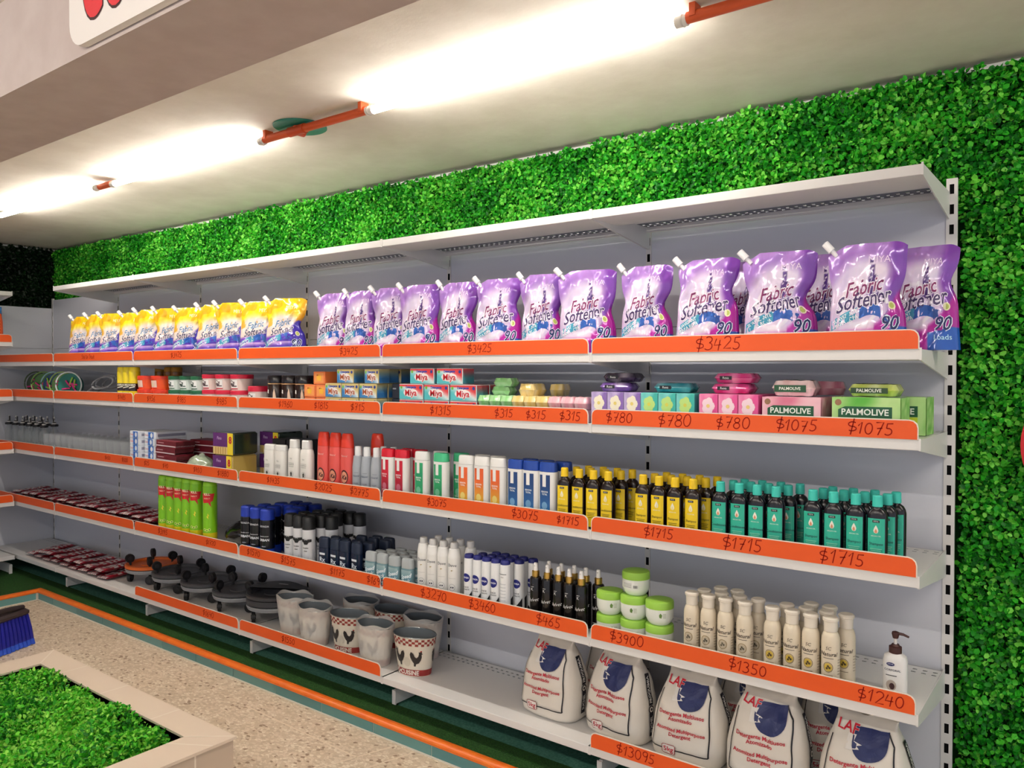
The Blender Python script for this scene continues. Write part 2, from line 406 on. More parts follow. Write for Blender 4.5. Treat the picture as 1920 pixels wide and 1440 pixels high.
# ---------------------------------------------------------------- artificial hedge and planter greens
def leaf_material():
    m = bpy.data.materials.new('plastic_leaf'); m.use_nodes = True; nt = m.node_tree; N = nt.nodes; L = nt.links; b = N['Principled BSDF']
    a = N.new('ShaderNodeAttribute'); a.attribute_name = 'Col'; L.new(a.outputs['Color'], b.inputs['Base Color'])
    b.inputs['Roughness'].default_value = .42; b.inputs['Specular IOR Level'].default_value = .35
    tr = N.new('ShaderNodeBsdfTranslucent'); L.new(a.outputs['Color'], tr.inputs['Color'])
    mx = N.new('ShaderNodeMixShader'); mx.inputs[0].default_value = .3
    L.new(b.outputs[0], mx.inputs[1]); L.new(tr.outputs[0], mx.inputs[2]); L.new(mx.outputs[0], N['Material Output'].inputs['Surface'])
    return m
LEAF = leaf_material()
def leaves(name, label, cat, n, place, normal, size, cols, seed, shape=1.0, wild=.75, clamp=None):
    """one mass of small folded leaves; place(u, rnd) gives the points, cols the leaf greens (sRGB)"""
    rs = np.random.RandomState(seed)
    P = place(rs, n); n = len(P)
    N = np.tile(np.array(normal, float), (n, 1)) + rs.normal(0, wild, (n, 3)); N /= np.linalg.norm(N, axis=1)[:, None]
    T = rs.normal(0, 1, (n, 3)); T -= (T * N).sum(1)[:, None] * N; T /= np.linalg.norm(T, axis=1)[:, None]
    B = np.cross(N, T); S = size * rs.uniform(.65, 1.25, (n, 1))
    f = .38 * shape
    V = np.stack([P, P + S * (.3 * T - f * B + .16 * N), P + S * (.75 * T - .8 * f * B + .2 * N), P + S * (1.0 * T + .04 * N),
                  P + S * (.75 * T + .8 * f * B + .2 * N), P + S * (.3 * T + f * B + .16 * N)], 1).reshape(-1, 3)
    if clamp: V = clamp(V)
    base = np.arange(n) * 6
    F = np.stack([base, base + 1, base + 2, base + 3, base, base + 3, base + 4, base + 5], 1).reshape(-1)
    me = bpy.data.meshes.new(name); me.vertices.add(n * 6); me.vertices.foreach_set('co', V.ravel().astype(np.float32))
    me.loops.add(n * 8); me.loops.foreach_set('vertex_index', F.astype(np.int32))
    me.polygons.add(n * 2); me.polygons.foreach_set('loop_start', np.arange(n * 2, dtype=np.int32) * 4)
    me.update(calc_edges=True)
    C = np.array([lin(c) for c in cols]); idx = rs.randint(0, len(cols), n)
    cl = np.sin(P[:, 0] * 9.1 + 2 * np.sin(P[:, 2] * 7.3) + P[:, 1] * 8) * np.sin(P[:, 2] * 11 + P[:, 0] * 3.7)
    idx = np.clip(idx + (cl > .45) - (cl < -.5), 0, len(cols) - 1)
    CC = C[idx] * rs.uniform(.8, 1.2, (n, 1))
    at = me.color_attributes.new('Col', 'FLOAT_COLOR', 'CORNER')
    buf = np.ones((n * 8, 4), np.float32); buf[:, :3] = np.repeat(CC, 8, 0); at.data.foreach_set('color', buf.ravel())
    me.materials.append(LEAF); me.update()
    o = bpy.data.objects.new(name, me); scn.collection.objects.link(o); tag(o, label, cat); o['kind'] = 'stuff'
    return o
G = [(16, 118, 24), (34, 158, 32), (56, 186, 40), (86, 208, 54), (136, 232, 84)]
def clamp_back(V):
    V = V.copy(); low = V[:, 2] < 2.045
    V[:, 1] = np.where(low & (V[:, 0] < .0215), np.maximum(V[:, 1], .012), V[:, 1])
    V[:, 2] = np.minimum(V[:, 2], 2.383); return V
def hedge_back(rs, n):
    n1 = int(n * .66)
    x = rs.uniform(-6.05, .03, n1); z = 1.93 + rs.uniform(0, .44, n1)
    x2 = rs.uniform(.028, .75, n - n1); z2 = rs.uniform(.05, 2.372, n - n1)
    X = np.concatenate([x, x2]); Zz = np.concatenate([z, z2])
    cl = .5 + .5 * np.sin(X * 31 + 1.7 * np.sin(Zz * 23)) * np.sin(Zz * 29 + X * 11)
    top = 2.372 - .012 * (np.sin(X * 2.6) > .2) - .006 * (np.sin(X * 23) > 0)
    Zz = np.minimum(Zz, top - rs.uniform(0, .02, n))
    Y = .072 - rs.uniform(0, 1, n) ** .6 * (.028 + .03 * cl)
    Y = np.where((Zz < 2.065) & (X < .04), np.maximum(Y, .036), Y)
    return np.stack([X, Y, Zz], 1)
leaves('artificial_hedge', 'bright green artificial boxwood hedge covering the wall behind and beside the white shelves', 'hedge', 125000, hedge_back, (0, -1, .45), .0175, G, 3, 1.0, .72, clamp_back)
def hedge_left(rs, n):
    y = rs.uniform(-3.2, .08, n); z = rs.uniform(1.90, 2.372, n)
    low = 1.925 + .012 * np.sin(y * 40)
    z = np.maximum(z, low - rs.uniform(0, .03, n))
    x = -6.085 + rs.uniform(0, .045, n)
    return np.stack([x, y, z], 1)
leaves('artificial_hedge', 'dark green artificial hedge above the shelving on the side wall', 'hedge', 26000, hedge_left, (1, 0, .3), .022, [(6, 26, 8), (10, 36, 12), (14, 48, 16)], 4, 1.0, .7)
b = MB(); b.box(-6.12, 1.2, .082, .10, 0, 2.365, (16, 62, 18), 'matte')
struct(b, 'wall_hedge_backing', smooth=0)
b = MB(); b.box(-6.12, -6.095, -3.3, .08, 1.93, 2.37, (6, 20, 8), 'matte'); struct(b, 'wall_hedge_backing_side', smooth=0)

def planter():
    t = thing('planter', 'low cream tiled planter box filled with bright green artificial foliage', 'planter', loc=(-2.7, -1.8, 0))
    ox0, ox1, oy0, oy1 = -3.40, -1.998, -2.60, -1.100; ix0, ix1, iy0, iy1 = -3.265, -2.138, -2.46, -1.212
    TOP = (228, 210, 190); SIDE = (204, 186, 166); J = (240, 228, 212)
    sh = lambda v: [(x + 2.7, y + 1.8, z) for x, y, z in v]
    b = MB()
    for (x0, x1, y0, y1) in ((ox0 + .01, ox1 - .008, iy1, oy1 - .008), (ox0 + .01, ox1 - .008, oy0 + .01, iy0), (ox0 + .01, ix0, iy0, iy1), (ix1, ox1 - .008, iy0, iy1)):
        v = sh([(x0, y0, 0), (x1, y0, 0), (x1, y1, 0), (x0, y1, 0), (x0, y0, .192), (x1, y0, .192), (x1, y1, .192), (x0, y1, .192)])
        b.add(v, [(0, 1, 5, 4), (1, 2, 6, 5), (2, 3, 7, 6), (3, 0, 4, 7)], SIDE, 'satin')
    for x in (-2.14,):
        b.add(sh([(x - .003, oy0 + .009, 0), (x + .003, oy0 + .009, 0), (x + .003, oy0 + .009, .192), (x - .003, oy0 + .009, .192)]), [(0, 1, 2, 3)], J, 'matte')
    for y in (-1.25, -1.60, -1.95, -2.3):
        x = ox1 - .0075
        b.add(sh([(x, y - .003, 0), (x, y + .003, 0), (x, y + .003, .192), (x, y - .003, .192)]), [(0, 1, 2, 3)], J, 'matte')
    b.build('side_wall', t, smooth=0)
    b = MB()
    O = sh([(ox0, oy0, .2), (ox1, oy0, .2), (ox1, oy1, .2), (ox0, oy1, .2)]); I = sh([(ix0, iy0, .2), (ix1, iy0, .2), (ix1, iy1, .2), (ix0, iy1, .2)])
    low = lambda q, z: [(x, y, z) for x, y, _ in q]
    vs = O + I + low(O, .19) + low(I, .12)
    fs = []
    for k in range(4):
        n = (k + 1) % 4
        fs += [(k, n, 4 + n, 4 + k), (8 + k, 8 + n, n, k), (4 + k, 4 + n, 12 + n, 12 + k)]
    b.add(vs, fs, TOP, 'satin')
    def g(x0, y0, x1, y1):
        d = Vector((x1 - x0, y1 - y0)).normalized() * .0028
        b.add(sh([(x0 - d.y, y0 + d.x, .2006), (x0 + d.y, y0 - d.x, .2006), (x1 + d.y, y1 - d.x, .2006), (x1 - d.y, y1 + d.x, .2006)]), [(0, 1, 2, 3)], J, 'matte')
    for x in (-3.08, -2.735, -2.36): g(x, iy1, x + .004, oy1)
    g(ix0, iy1, ox0, oy1); g(ix1, iy1, ox1, oy1); g(ix1, iy0, ox1, oy0); g(ix1, -1.275, ox1, -1.19)
    for y in (-1.57, -1.92, -2.27): g(ix0, y, ox0, y); g(ix1, y, ox1, y)
    b.build('rim', t, smooth=0)
    b = MB(); b.add(sh([(ix0, iy0, .10), (ix1, iy0, .10), (ix1, iy1, .10), (ix0, iy1, .10)]), [(0, 1, 2, 3)], (18, 50, 16), 'matte'); b.build('soil', t, smooth=0)
    return t
planter()
def pl_place(rs, n):
    x = rs.uniform(-3.26, -2.143, n); y = rs.uniform(-2.455, -1.216, n)
    hh = .5 + .5 * np.sin(x * 17 + 2 * np.sin(y * 13)) * np.sin(y * 19 + x * 5)
    edge = np.clip((-2.13 - x) / .09, 0, 1)
    z = .128 + rs.uniform(0, 1, n) ** .5 * (.040 + .050 * hh) * (.35 + .65 * edge)
    return np.stack([x, y, z], 1)
leaves('planter_foliage', 'fluffy bright green artificial ground cover inside the cream tiled planter', 'foliage', 52000, pl_place, (0, -.2, 1), .0185, [(30, 130, 28), (60, 176, 36), (96, 208, 50), (132, 226, 70), (170, 240, 96)], 9, .75, .9, lambda V: np.stack([np.clip(V[:, 0], -3.262, -2.141), np.clip(V[:, 1], -2.457, -1.215), np.maximum(V[:, 2], .103)], 1))

def broom():
    t = thing('broom_head', 'blue bristled broom head with dark plastic top standing on the pebble floor', 'broom', loc=(-4.21, -.93, 0), rz=R(-68))
    # local x along the head, towards the camera's left
    b = MB()
    nb = 15
    for k in range(nb):
        for q in range(3):
            x = -.02 + k * .022; y = -.022 + q * .022
            lean = (k - nb / 2) * .0022; w = .0125
            b.rings([[(x + lean * s + w * (.9 + .5 * s) * math.cos(a), y * (1 + .6 * s) + w * (.9 + .5 * s) * math.sin(a), z) for a in [2 * PI * j / 7 for j in range(7)]] for s, z in ((0, .165), (.6, .09), (.9, .032))], (18, 26, 150), 'satin', True, False)
            b.rings([[(x + lean * s + w * (.9 + .5 * s) * math.cos(a) + rng.uniform(-.002, .002), y * (1 + .6 * s) + w * (.9 + .5 * s) * math.sin(a), z + (rng.uniform(0, .006) if z < .01 else 0)) for a in [2 * PI * j / 7 for j in range(7)]] for s, z in ((.9, .032), (1.15, .0))], (58, 96, 214), 'matte', False, True)
    b.build('bristles', t)
    b = MB(); b.rbox(-.035, .305, -.040, .040, .160, .195, (52, 42, 44), 'satin', .012); b.build('head_block', t)
    b = MB(); b.tube([(-.02, 0, .198), (.06, .012, .212), (.16, .012, .218), (.27, 0, .205)], .014, (44, 36, 38), 'satin', 10); b.build('handle_socket', t)
broom()
# ---------------------------------------------------------------- handwriting strokes (unit height 1)
def arc(cx, cy, rx, ry, a0, a1, n=8): return [(cx + rx * math.cos(R(a0 + (a1 - a0) * k / n)), cy + ry * math.sin(R(a0 + (a1 - a0) * k / n))) for k in range(n + 1)]
HW = {
 '$': (.62, [arc(.30, .68, .22, .17, 40, 270, 7) + arc(.30, .34, .24, .17, 90, -130, 7)[1:], [(.36, 1.1), (.26, -.12)]]),
 '0': (.58, [arc(.28, .5, .22, .46, 100, 460, 14)]), '1': (.40, [[(.05, .66), (.26, .98), (.20, .02)]]),
 '2': (.58, [arc(.26, .72, .2, .24, 160, -30, 7) + [(.08, .05), (.52, .08)]]),
 '3': (.56, [arc(.22, .74, .2, .22, 140, -70, 7) + arc(.22, .27, .24, .26, 80, -140, 8)]),
 '4': (.56, [[(.16, .95), (.04, .42), (.50, .46)], [(.40, .85), (.34, .0)]]),
 '5': (.56, [[(.46, .95), (.14, .93), (.12, .56)] + arc(.22, .3, .22, .27, 105, -140, 8)]),
 '6': (.56, [[(.42, .96), (.18, .62)] + arc(.25, .26, .19, .24, 140, 500, 12)]),
 '7': (.56, [[(.06, .92), (.46, .95), (.22, .0)], [(.14, .48), (.42, .52)]]),
 '8': (.56, [arc(.26, .73, .17, .21, -90, 270, 10) + arc(.26, .26, .21, .25, 90, 450, 12)]),
 '9': (.54, [arc(.25, .7, .18, .22, 20, 380, 12) + [(.38, .3), (.30, .0)]]),
 'S': (.6, [arc(.30, .70, .22, .2, 40, 270, 7) + arc(.30, .30, .24, .2, 90, -140, 7)[1:]]),
 't': (.45, [[(.2, .9), (.18, .2), (.34, .05)], [(.02, .62), (.38, .64)]]), 'd': (.5, [arc(.2, .25, .17, .22, 60, 400, 10), [(.40, .95), (.38, .02)]]),
 'U': (.6, [[(.06, .9), (.06, .35)] + arc(.26, .3, .2, .28, 180, 360, 6) + [(.47, .9)]]), 'n': (.48, [[(.05, .5), (.06, .03)], arc(.22, .32, .16, .2, 160, 0, 5) + [(.38, .03)]]),
 'o': (.46, [arc(.2, .27, .17, .24, 90, 450, 10)]), 'c': (.42, [arc(.22, .27, .18, .24, 50, 310, 8)]), 'k': (.48, [[(.08, .95), (.07, .02)], [(.36, .55), (.09, .3), (.40, .02)]]),
 '.': (.2, [[(.08, .05), (.12, .02)]]), ' ': (.3, []),
}
def hand(mb, s, u, v, h, P, col, w=.0030, slant=.12, e=1):
    h *= .94; wx = 1.30 if s[0] == '$' else 1.1
    tot = sum(HW[c][0] for c in s) * h * wx
    x = u - tot / 2; rr = random.Random(hash_s(s) + int(u * 1000))
    for c in s:
        adv, st = HW[c]; k = h * rr.uniform(.92, 1.08); dy = rr.uniform(-.05, .05) * h
        for line in st:
            mb.line([(x + (px * wx + slant * py) * k, v - h / 2 + dy + py * k) for px, py in line], w, P, col, 'matte', e)
        x += adv * h * wx
def hash_s(s): return sum(ord(c) * (i + 3) for i, c in enumerate(s))

# ---------------------------------------------------------------- shelving
INK = (146, 24, 16)
def strip_mesh(x0, x1, prices, row):
    b = MB(); h = .0525; z0 = 0.0; r = .021
    def outline(i):
        a, c, t = x0 + i, x1 - i, h - i; rr = r - i * .7
        return [(a, z0), (c, z0)] + [(c - rr + rr * math.cos(R(q)), t - rr + rr * math.sin(R(q))) for q in (0, 30, 60, 90)] + [(a + rr - rr * math.cos(R(q)), t - rr + rr * math.sin(R(q))) for q in (90, 60, 30, 0)]
    o = outline(0)
    b.rings([[(x, -.0025, z) for x, z in o], [(x, 0, z) for x, z in o]], (240, 230, 216), 'satin')
    i = outline(.0028); i[0] = (i[0][0], .001); i[1] = (i[1][0], .001)
    b.add([(x, -.0031, z) for x, z in i], [tuple(range(len(i)))], ORANGE, 'satin')
    P = lambda u, v, e=0: (u, -.0033 - .0003 * e, v)
    for px, s, hh in prices: hand(b, s, px, .026, hh, P, INK)
    return b
def shelf_mesh(lipw=(0.005, 0.995)):
    b = MB(); x0, x1 = lipw; T = .0275
    b.box(x0, x1, -D, -.11, T - .0015, T, WHITE, 'steel')
    b.rings([[(x, y, z) for y, z in ((-D, T), (-D - .001, T - .002), (-D - .001, .0015), (-D, 0), (-.25, 0), (-.25, T - .004), (-.2525, T - .004), (-.2525, .0025), (-D + .002, .0025), (-D + .002, T - .002))] for x in (x0, x1)], WHITE, 'steel')
    b.box(x0, x1, -.032, -.030, T - .022, T, WHITE, 'steel')
    ys = [-.11, -.088, -.081, -.062, -.055, -.03]; xs = [x0]; n = 36; p = (x1 - x0) / n
    for k in range(n): xs += [x0 + p * k + p * .28, x0 + p * k + p * .72]
    xs.append(x1)
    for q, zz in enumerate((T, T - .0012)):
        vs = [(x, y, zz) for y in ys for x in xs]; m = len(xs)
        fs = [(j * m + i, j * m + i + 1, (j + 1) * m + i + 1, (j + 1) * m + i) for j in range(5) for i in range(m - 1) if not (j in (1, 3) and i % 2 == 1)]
        b.add(vs, fs, WHITE if q == 0 else (92, 94, 108), 'steel')  # lower sheet coloured dark, painting in the shade of the recess
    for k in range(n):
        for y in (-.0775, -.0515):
            x = x0 + p * (k + .5 + (.2 if y > -.06 else 0)); b.box(x - .0045, x + .0045, y - .002, y + .002, T - .0032, T - .0013, (236, 236, 240), 'steel')  # added pale tabs, imitating light that shines through the perforations
    return b
def bracket_mesh(x):
    b = MB(); T = .0275
    pts = [(-.4172, T), (-.4172, -.001), (-.400, -.004), (-.02, -.052), (-.0055, -.052), (-.0055, T - .001)]
    b.rings([[(x - .0018, y, z) for y, z in pts], [(x + .0018, y, z) for y, z in pts]], WHITE, 'steel')
    b.box(x - .0026, x + .0026, -.4185, -.4165, -.001, T + .004, WHITE, 'steel')
    return b
def upright_mesh(x, w, ztop):
    """slotted post: real slots punched through the front, a dark hollow behind"""
    b = MB(); s = .006; zs = [.055]
    z = 1.822 - .06 * 29
    while z < ztop - .02: zs += [z - .0145, z + .0145]; z += .06
    zs.append(ztop); xs = [x - w / 2, x - s, x + s, x + w / 2]
    vs = [(q, -.004, zz) for zz in zs for q in xs]
    fs = [(j * 4 + i, j * 4 + i + 1, j * 4 + i + 5, j * 4 + i + 4) for j in range(len(zs) - 1) for i in range(3) if not (i == 1 and j % 2 == 1)]
    b.add(vs, fs, WHITE, 'steel')
    b.box(x - w / 2, x + w / 2, -.004, .008, .0555, ztop, WHITE, 'steel', skip=(2,))
    b.add([(x - s * 1.6, .001, .06), (x + s * 1.6, .001, .06), (x + s * 1.6, .001, ztop - .002), (x - s * 1.6, .001, ztop - .002)], [(0, 1, 2, 3)], (14, 14, 16), 'matte')  # near-black sheet stands in for the shade inside the post
    return b
ROWNAME = {0: 'top shelf', 1: 'highest stocked shelf', 2: 'second stocked shelf', 3: 'third stocked shelf', 4: 'fourth stocked shelf', 5: 'base shelf'}
def bay(label, x0, strips, rows=(0, 1, 2, 3, 4, 5), lips=None, loc=None, rz=0, ends=(0, 0), foot=(1, 0), ptop=1.988):
    t = thing('shelving_bay', label, 'shelf unit', 'white steel shelving bays', loc or (x0, 0, 0), rz)
    lips = lips or LIP
    b = MB()
    for z0, z1 in ((.12, .515), (.517, .885), (.887, 1.25), (1.252, 1.62), (1.622, 1.988)):
        b.box(.0115, .9885, -.0015, .0, z0, min(z1, ptop), (222, 223, 232), 'steel')
    b.build('back_panel', t, smooth=0)
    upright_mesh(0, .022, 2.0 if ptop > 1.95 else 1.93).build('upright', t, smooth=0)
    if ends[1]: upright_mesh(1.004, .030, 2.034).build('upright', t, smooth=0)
    for r in rows:
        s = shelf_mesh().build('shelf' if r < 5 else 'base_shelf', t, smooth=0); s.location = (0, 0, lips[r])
        if r < 5:
            for x in (.003, .997): bracket_mesh(x).build('bracket', s, smooth=0)
        else:
            for x in (.003, .997):
                q = MB(); q.box(x - .0026, x + .0026, -.4180, -.4165, -.001, .0275, WHITE, 'steel'); q.build('bracket', s, smooth=0)
        if r in strips:
            q = strip_mesh(.006, .994, strips[r], r).build('price_strip', s, smooth=0); q.location = (0, -D - .0012, .0275)
    for side in (0, 1):
        if foot[side]:
            x = side
            q = MB(); q.box(x - .010, x + .010, -.350, -.345, .058, .118, WHITE, 'steel'); q.box(x - .004, x + .010, -.345, -.005, .062, .120, WHITE, 'steel')
            q.lathe([(.0545, .010), (.0575, .010), (.0575, .005), (.06, .005)], (60, 60, 62), 'metal', 10, (x, -.335)); q.build('foot', t, smooth=0)
    return t
def pr(x0, *l): return [(x - x0, s, h) for x, s, h in l]
bay('white shelving bay at the open right end, stocked with yellow-capped and teal-capped bottles', -1, {
    1: pr(-1, (-.554, '$3425', .042)), 2: pr(-1, (-.89, '$780', .036), (-.695, '$780', .040), (-.506, '$780', .038), (-.32, '$1075', .036), (-.125, '$1075', .036)),
    3: pr(-1, (-.748, '$1715', .034), (-.476, '$1715', .040), (-.195, '$1715', .040)), 4: pr(-1, (-.861, '$3900', .036), (-.457, '$1350', .036), (-.093, '$1240', .036)),
    5: pr(-1, (-.826, '$13095', .036))}, ends=(0, 1), foot=(1, 1))
bay('white shelving bay whose bare base shelf lies between the buckets and the detergent bags', -2, {
    1: pr(-2, (-1.48, '$3425', .034)), 2: pr(-2, (-1.675, '$1315', .036), (-1.365, '$315', .034), (-1.223, '$315', .034), (-1.08, '$315', .034)),
    3: pr(-2, (-1.694, '$3075', .030), (-1.271, '$3075', .034), (-1.088, '$1715', .030)), 4: pr(-2, (-1.711, '$3270', .040), (-1.467, '$3460', .038), (-1.169, '$465', .038)), })
bay('white shelving bay with coral bottles mid-way and rooster buckets on its base shelf', -3, {
    1: pr(-3, (-2.2, '$3425', .034)), 2: pr(-3, (-2.63, '$1960', .032), (-2.379, '$1815', .032), (-2.144, '$715', .034)),
    3: pr(-3, (-2.723, '$1435', .030), (-2.366, '$2025', .034), (-2.135, '$2775', .034)), 4: pr(-3, (-2.879, '$1570', .032), (-2.614, '$1575', .034), (-2.275, '$1175', .032), (-2.038, '$1690', .032)),
    5: pr(-3, (-2.616, '$1550', .030))})
bay('white shelving bay with green spray cans above stacked wheeled plant dollies', -4, {
    1: pr(-4, (-3.553, '$3425', .030)), 2: pr(-4, (-3.809, '$956', .032), (-3.504, '$985', .032), (-3.139, '$985', .034)),
    3: pr(-4, (-3.859, '$25', .026), (-3.665, '$40', .026), (-3.356, '$950', .028), (-3.128, '$1880', .030)), 4: pr(-4, (-3.696, '$3195', .030), (-3.239, '$1720', .026)),
    5: pr(-4, (-3.265, '$1640', .030))})
bay('white shelving bay with yellow pouches on top and the orange plant dolly at its base', -5, {
    1: pr(-5, (-4.533, 'Std Un Stock', .028)), 2: pr(-5, (-4.131, '$1485', .028)), 3: pr(-5, (-4.30, '$450', .024), (-4.10, '$500', .024)), 4: []})
f = bay('white shelving bay in the room corner holding drinking glasses and red packets', -6, {1: [], 2: [], 3: [], 4: []}, rows=(1, 2, 3, 4, 5), foot=(0, 0))
b = MB()
for z0, z1 in ((.12, .515), (.517, .885), (.887, 1.25), (1.252, 1.62), (1.622, 1.925)): b.box(-.0015, .0, -.42, -.006, z0, z1, (206, 207, 214), 'steel')
b.build('side_panel', f, smooth=0)
LS = dict(LIP); LS[1] = 1.622
bay('white shelving bay along the side wall, its end just entering the frame', 0, {1: [], 2: [], 3: [], 4: []}, lips=LS, loc=(-6, -1.432, 0), rz=R(90), foot=(1, 1), ptop=1.925)
bay('white shelving bay along the side wall, outside the frame towards the camera', 0, {1: [], 2: [], 3: [], 4: []}, lips=LS, loc=(-6, -2.434, 0), rz=R(90), foot=(1, 0), ptop=1.925)
# ---------------------------------------------------------------- product builders (origin at the base, front towards -Y)
class Surf:
    """flattened round body: half width a(z), half depth b(z), roundness n"""
    def __init__(s, prof, n=2.0): s.prof = prof; s.n = n
    def ab(s, z):
        p = s.prof
        for k in range(len(p) - 1):
            if z <= p[k + 1][0]:
                t = (z - p[k][0]) / max(1e-9, p[k + 1][0] - p[k][0]); t = max(0, t)
                return p[k][1] + t * (p[k + 1][1] - p[k][1]), p[k][2] + t * (p[k + 1][2] - p[k][2])
        return p[-1][1], p[-1][2]
    def front(s, x, z, e=0):
        a, b = s.ab(z); q = max(-.97, min(.97, x / a))
        return (x, -b * (1 - abs(q) ** s.n) ** (1 / s.n) - .0009 - .0004 * e, z)
    def side(s, y, z, e=0):
        a, b = s.ab(z); q = max(-.97, min(.97, y / b))
        return (a * (1 - abs(q) ** s.n) ** (1 / s.n) + .0009 + .0004 * e, y, z)
    def wrap(s, t, z, e=0):
        """t: arc position in metres from the front centre (round bodies)"""
        a, b = s.ab(z); k = t / max(a, 1e-6); return ((a + .0009 + .0004 * e) * math.sin(k), -(b + .0009 + .0004 * e) * math.cos(k), z)
    def body(s, mb, col, fin='gloss', seg=28, cap0=True, cap1=True):
        rings = []
        for z, a, b in s.prof:
            r = []
            for j in range(seg):
                th = 2 * PI * j / seg; c, q = math.cos(th), math.sin(th)
                r.append((a * math.copysign(abs(c) ** (2 / s.n), c), b * math.copysign(abs(q) ** (2 / s.n), q), z))
            rings.append(r)
        mb.rings(rings, col, fin, cap0, cap1)
def mix(a, b, t): t = max(0, min(1, t)); return tuple(a[i] + (b[i] - a[i]) * t for i in range(3))
def proto(name): 
    o = bpy.data.objects.new(name, None); o.empty_display_size = .03; scn.collection.objects.link(o); return o
TXT = {}
ROUND = lambda d, h, sh=.0, top=None: [(0, d / 2 * .94, d / 2 * .94), (.003, d / 2, d / 2), (h - sh, d / 2, d / 2)] + ([(h, top, top)] if top else [])

# ---- stand-up pouches
def q8(c): return tuple(int(max(0, min(255, x)) / 4) * 4 for x in c)
def purple_art(u, v):
    n = noise.noise(Vector((u * 2.2, v * 2.2, 3.1)))
    c = mix((240, 226, 244), (218, 194, 232), .5 + n)
    sw = v - (.70 + .15 * math.sin(u * 3.4 - .2))                       # violet upper field
    c = mix(c, mix((180, 138, 212), (124, 72, 170), u * .9 + n * .6), (sw + .05) / .14)
    if v > .86: c = mix(c, (172, 128, 204), (v - .86) / .1)
    if u > .76 and v > .30: c = mix(c, (120, 62, 166), (u - .76) / .12)
    sw2 = .22 + .9 * max(0, u - .45) ** 2 * 1.4 - v                               # magenta foot
    c = mix(c, mix((206, 60, 172), (168, 30, 150), u), sw2 / .05)
    if .16 < v < .27 and u < .62: c = mix(c, (246, 232, 244), .8 - abs(v - .215) * 14)
    d = abs(math.hypot((u - .42) * .8, v - .44) - .20)                      # pale ring swirl
    if d < .02 and u < .75: c = mix(c, (248, 240, 250), .8)
    # lavender sprig
    k = .84 - v
    if 0 < k < .34 and abs(u - .60 - .12 * (k - .17)) < .015 + .42 * k * .62:
        f = noise.noise(Vector((u * 34, v * 40, 1)))
        if f > -.22: c = mix((64, 38, 104), (112, 78, 150), f + .3)
    if u > .62 and v < .16 + .16 * (u - .6): c = (30, 84, 176)
    return q8(c)
def yellow_art(u, v):
    n = noise.noise(Vector((u * 2.2, v * 2.2, 7.1)))
    c = mix((250, 226, 214), (252, 240, 236), .5 + n)
    sw = v - (.66 + .08 * math.sin(u * 3.4))
    c = mix(c, mix((255, 226, 30), (252, 204, 16), u * .8 + n * .6), (sw + .05) / .12)
    if u > .82 and v > .45: c = mix(c, (244, 176, 50), (u - .82) / .15)
    
    sw2 = .40 + .5 * (u - .2) ** 2 - v
    c = mix(c, mix((120, 60, 190), (62, 44, 160), u * 1.2), sw2 / .05)
    if v < .07 + .10 * u: c = mix(c, (190, 60, 190) if u < .6 else (30, 90, 190), .9)
    if .20 < v < .29 and u < .7: c = mix(c, (240, 206, 240), .8 - abs(v - .245 - .05 * u) * 14)
    if v > .55 and noise.noise(Vector((u * 5, v * 5, 9))) > .22: c = mix(c, (240, 168, 20), .7)
    return q8(c)
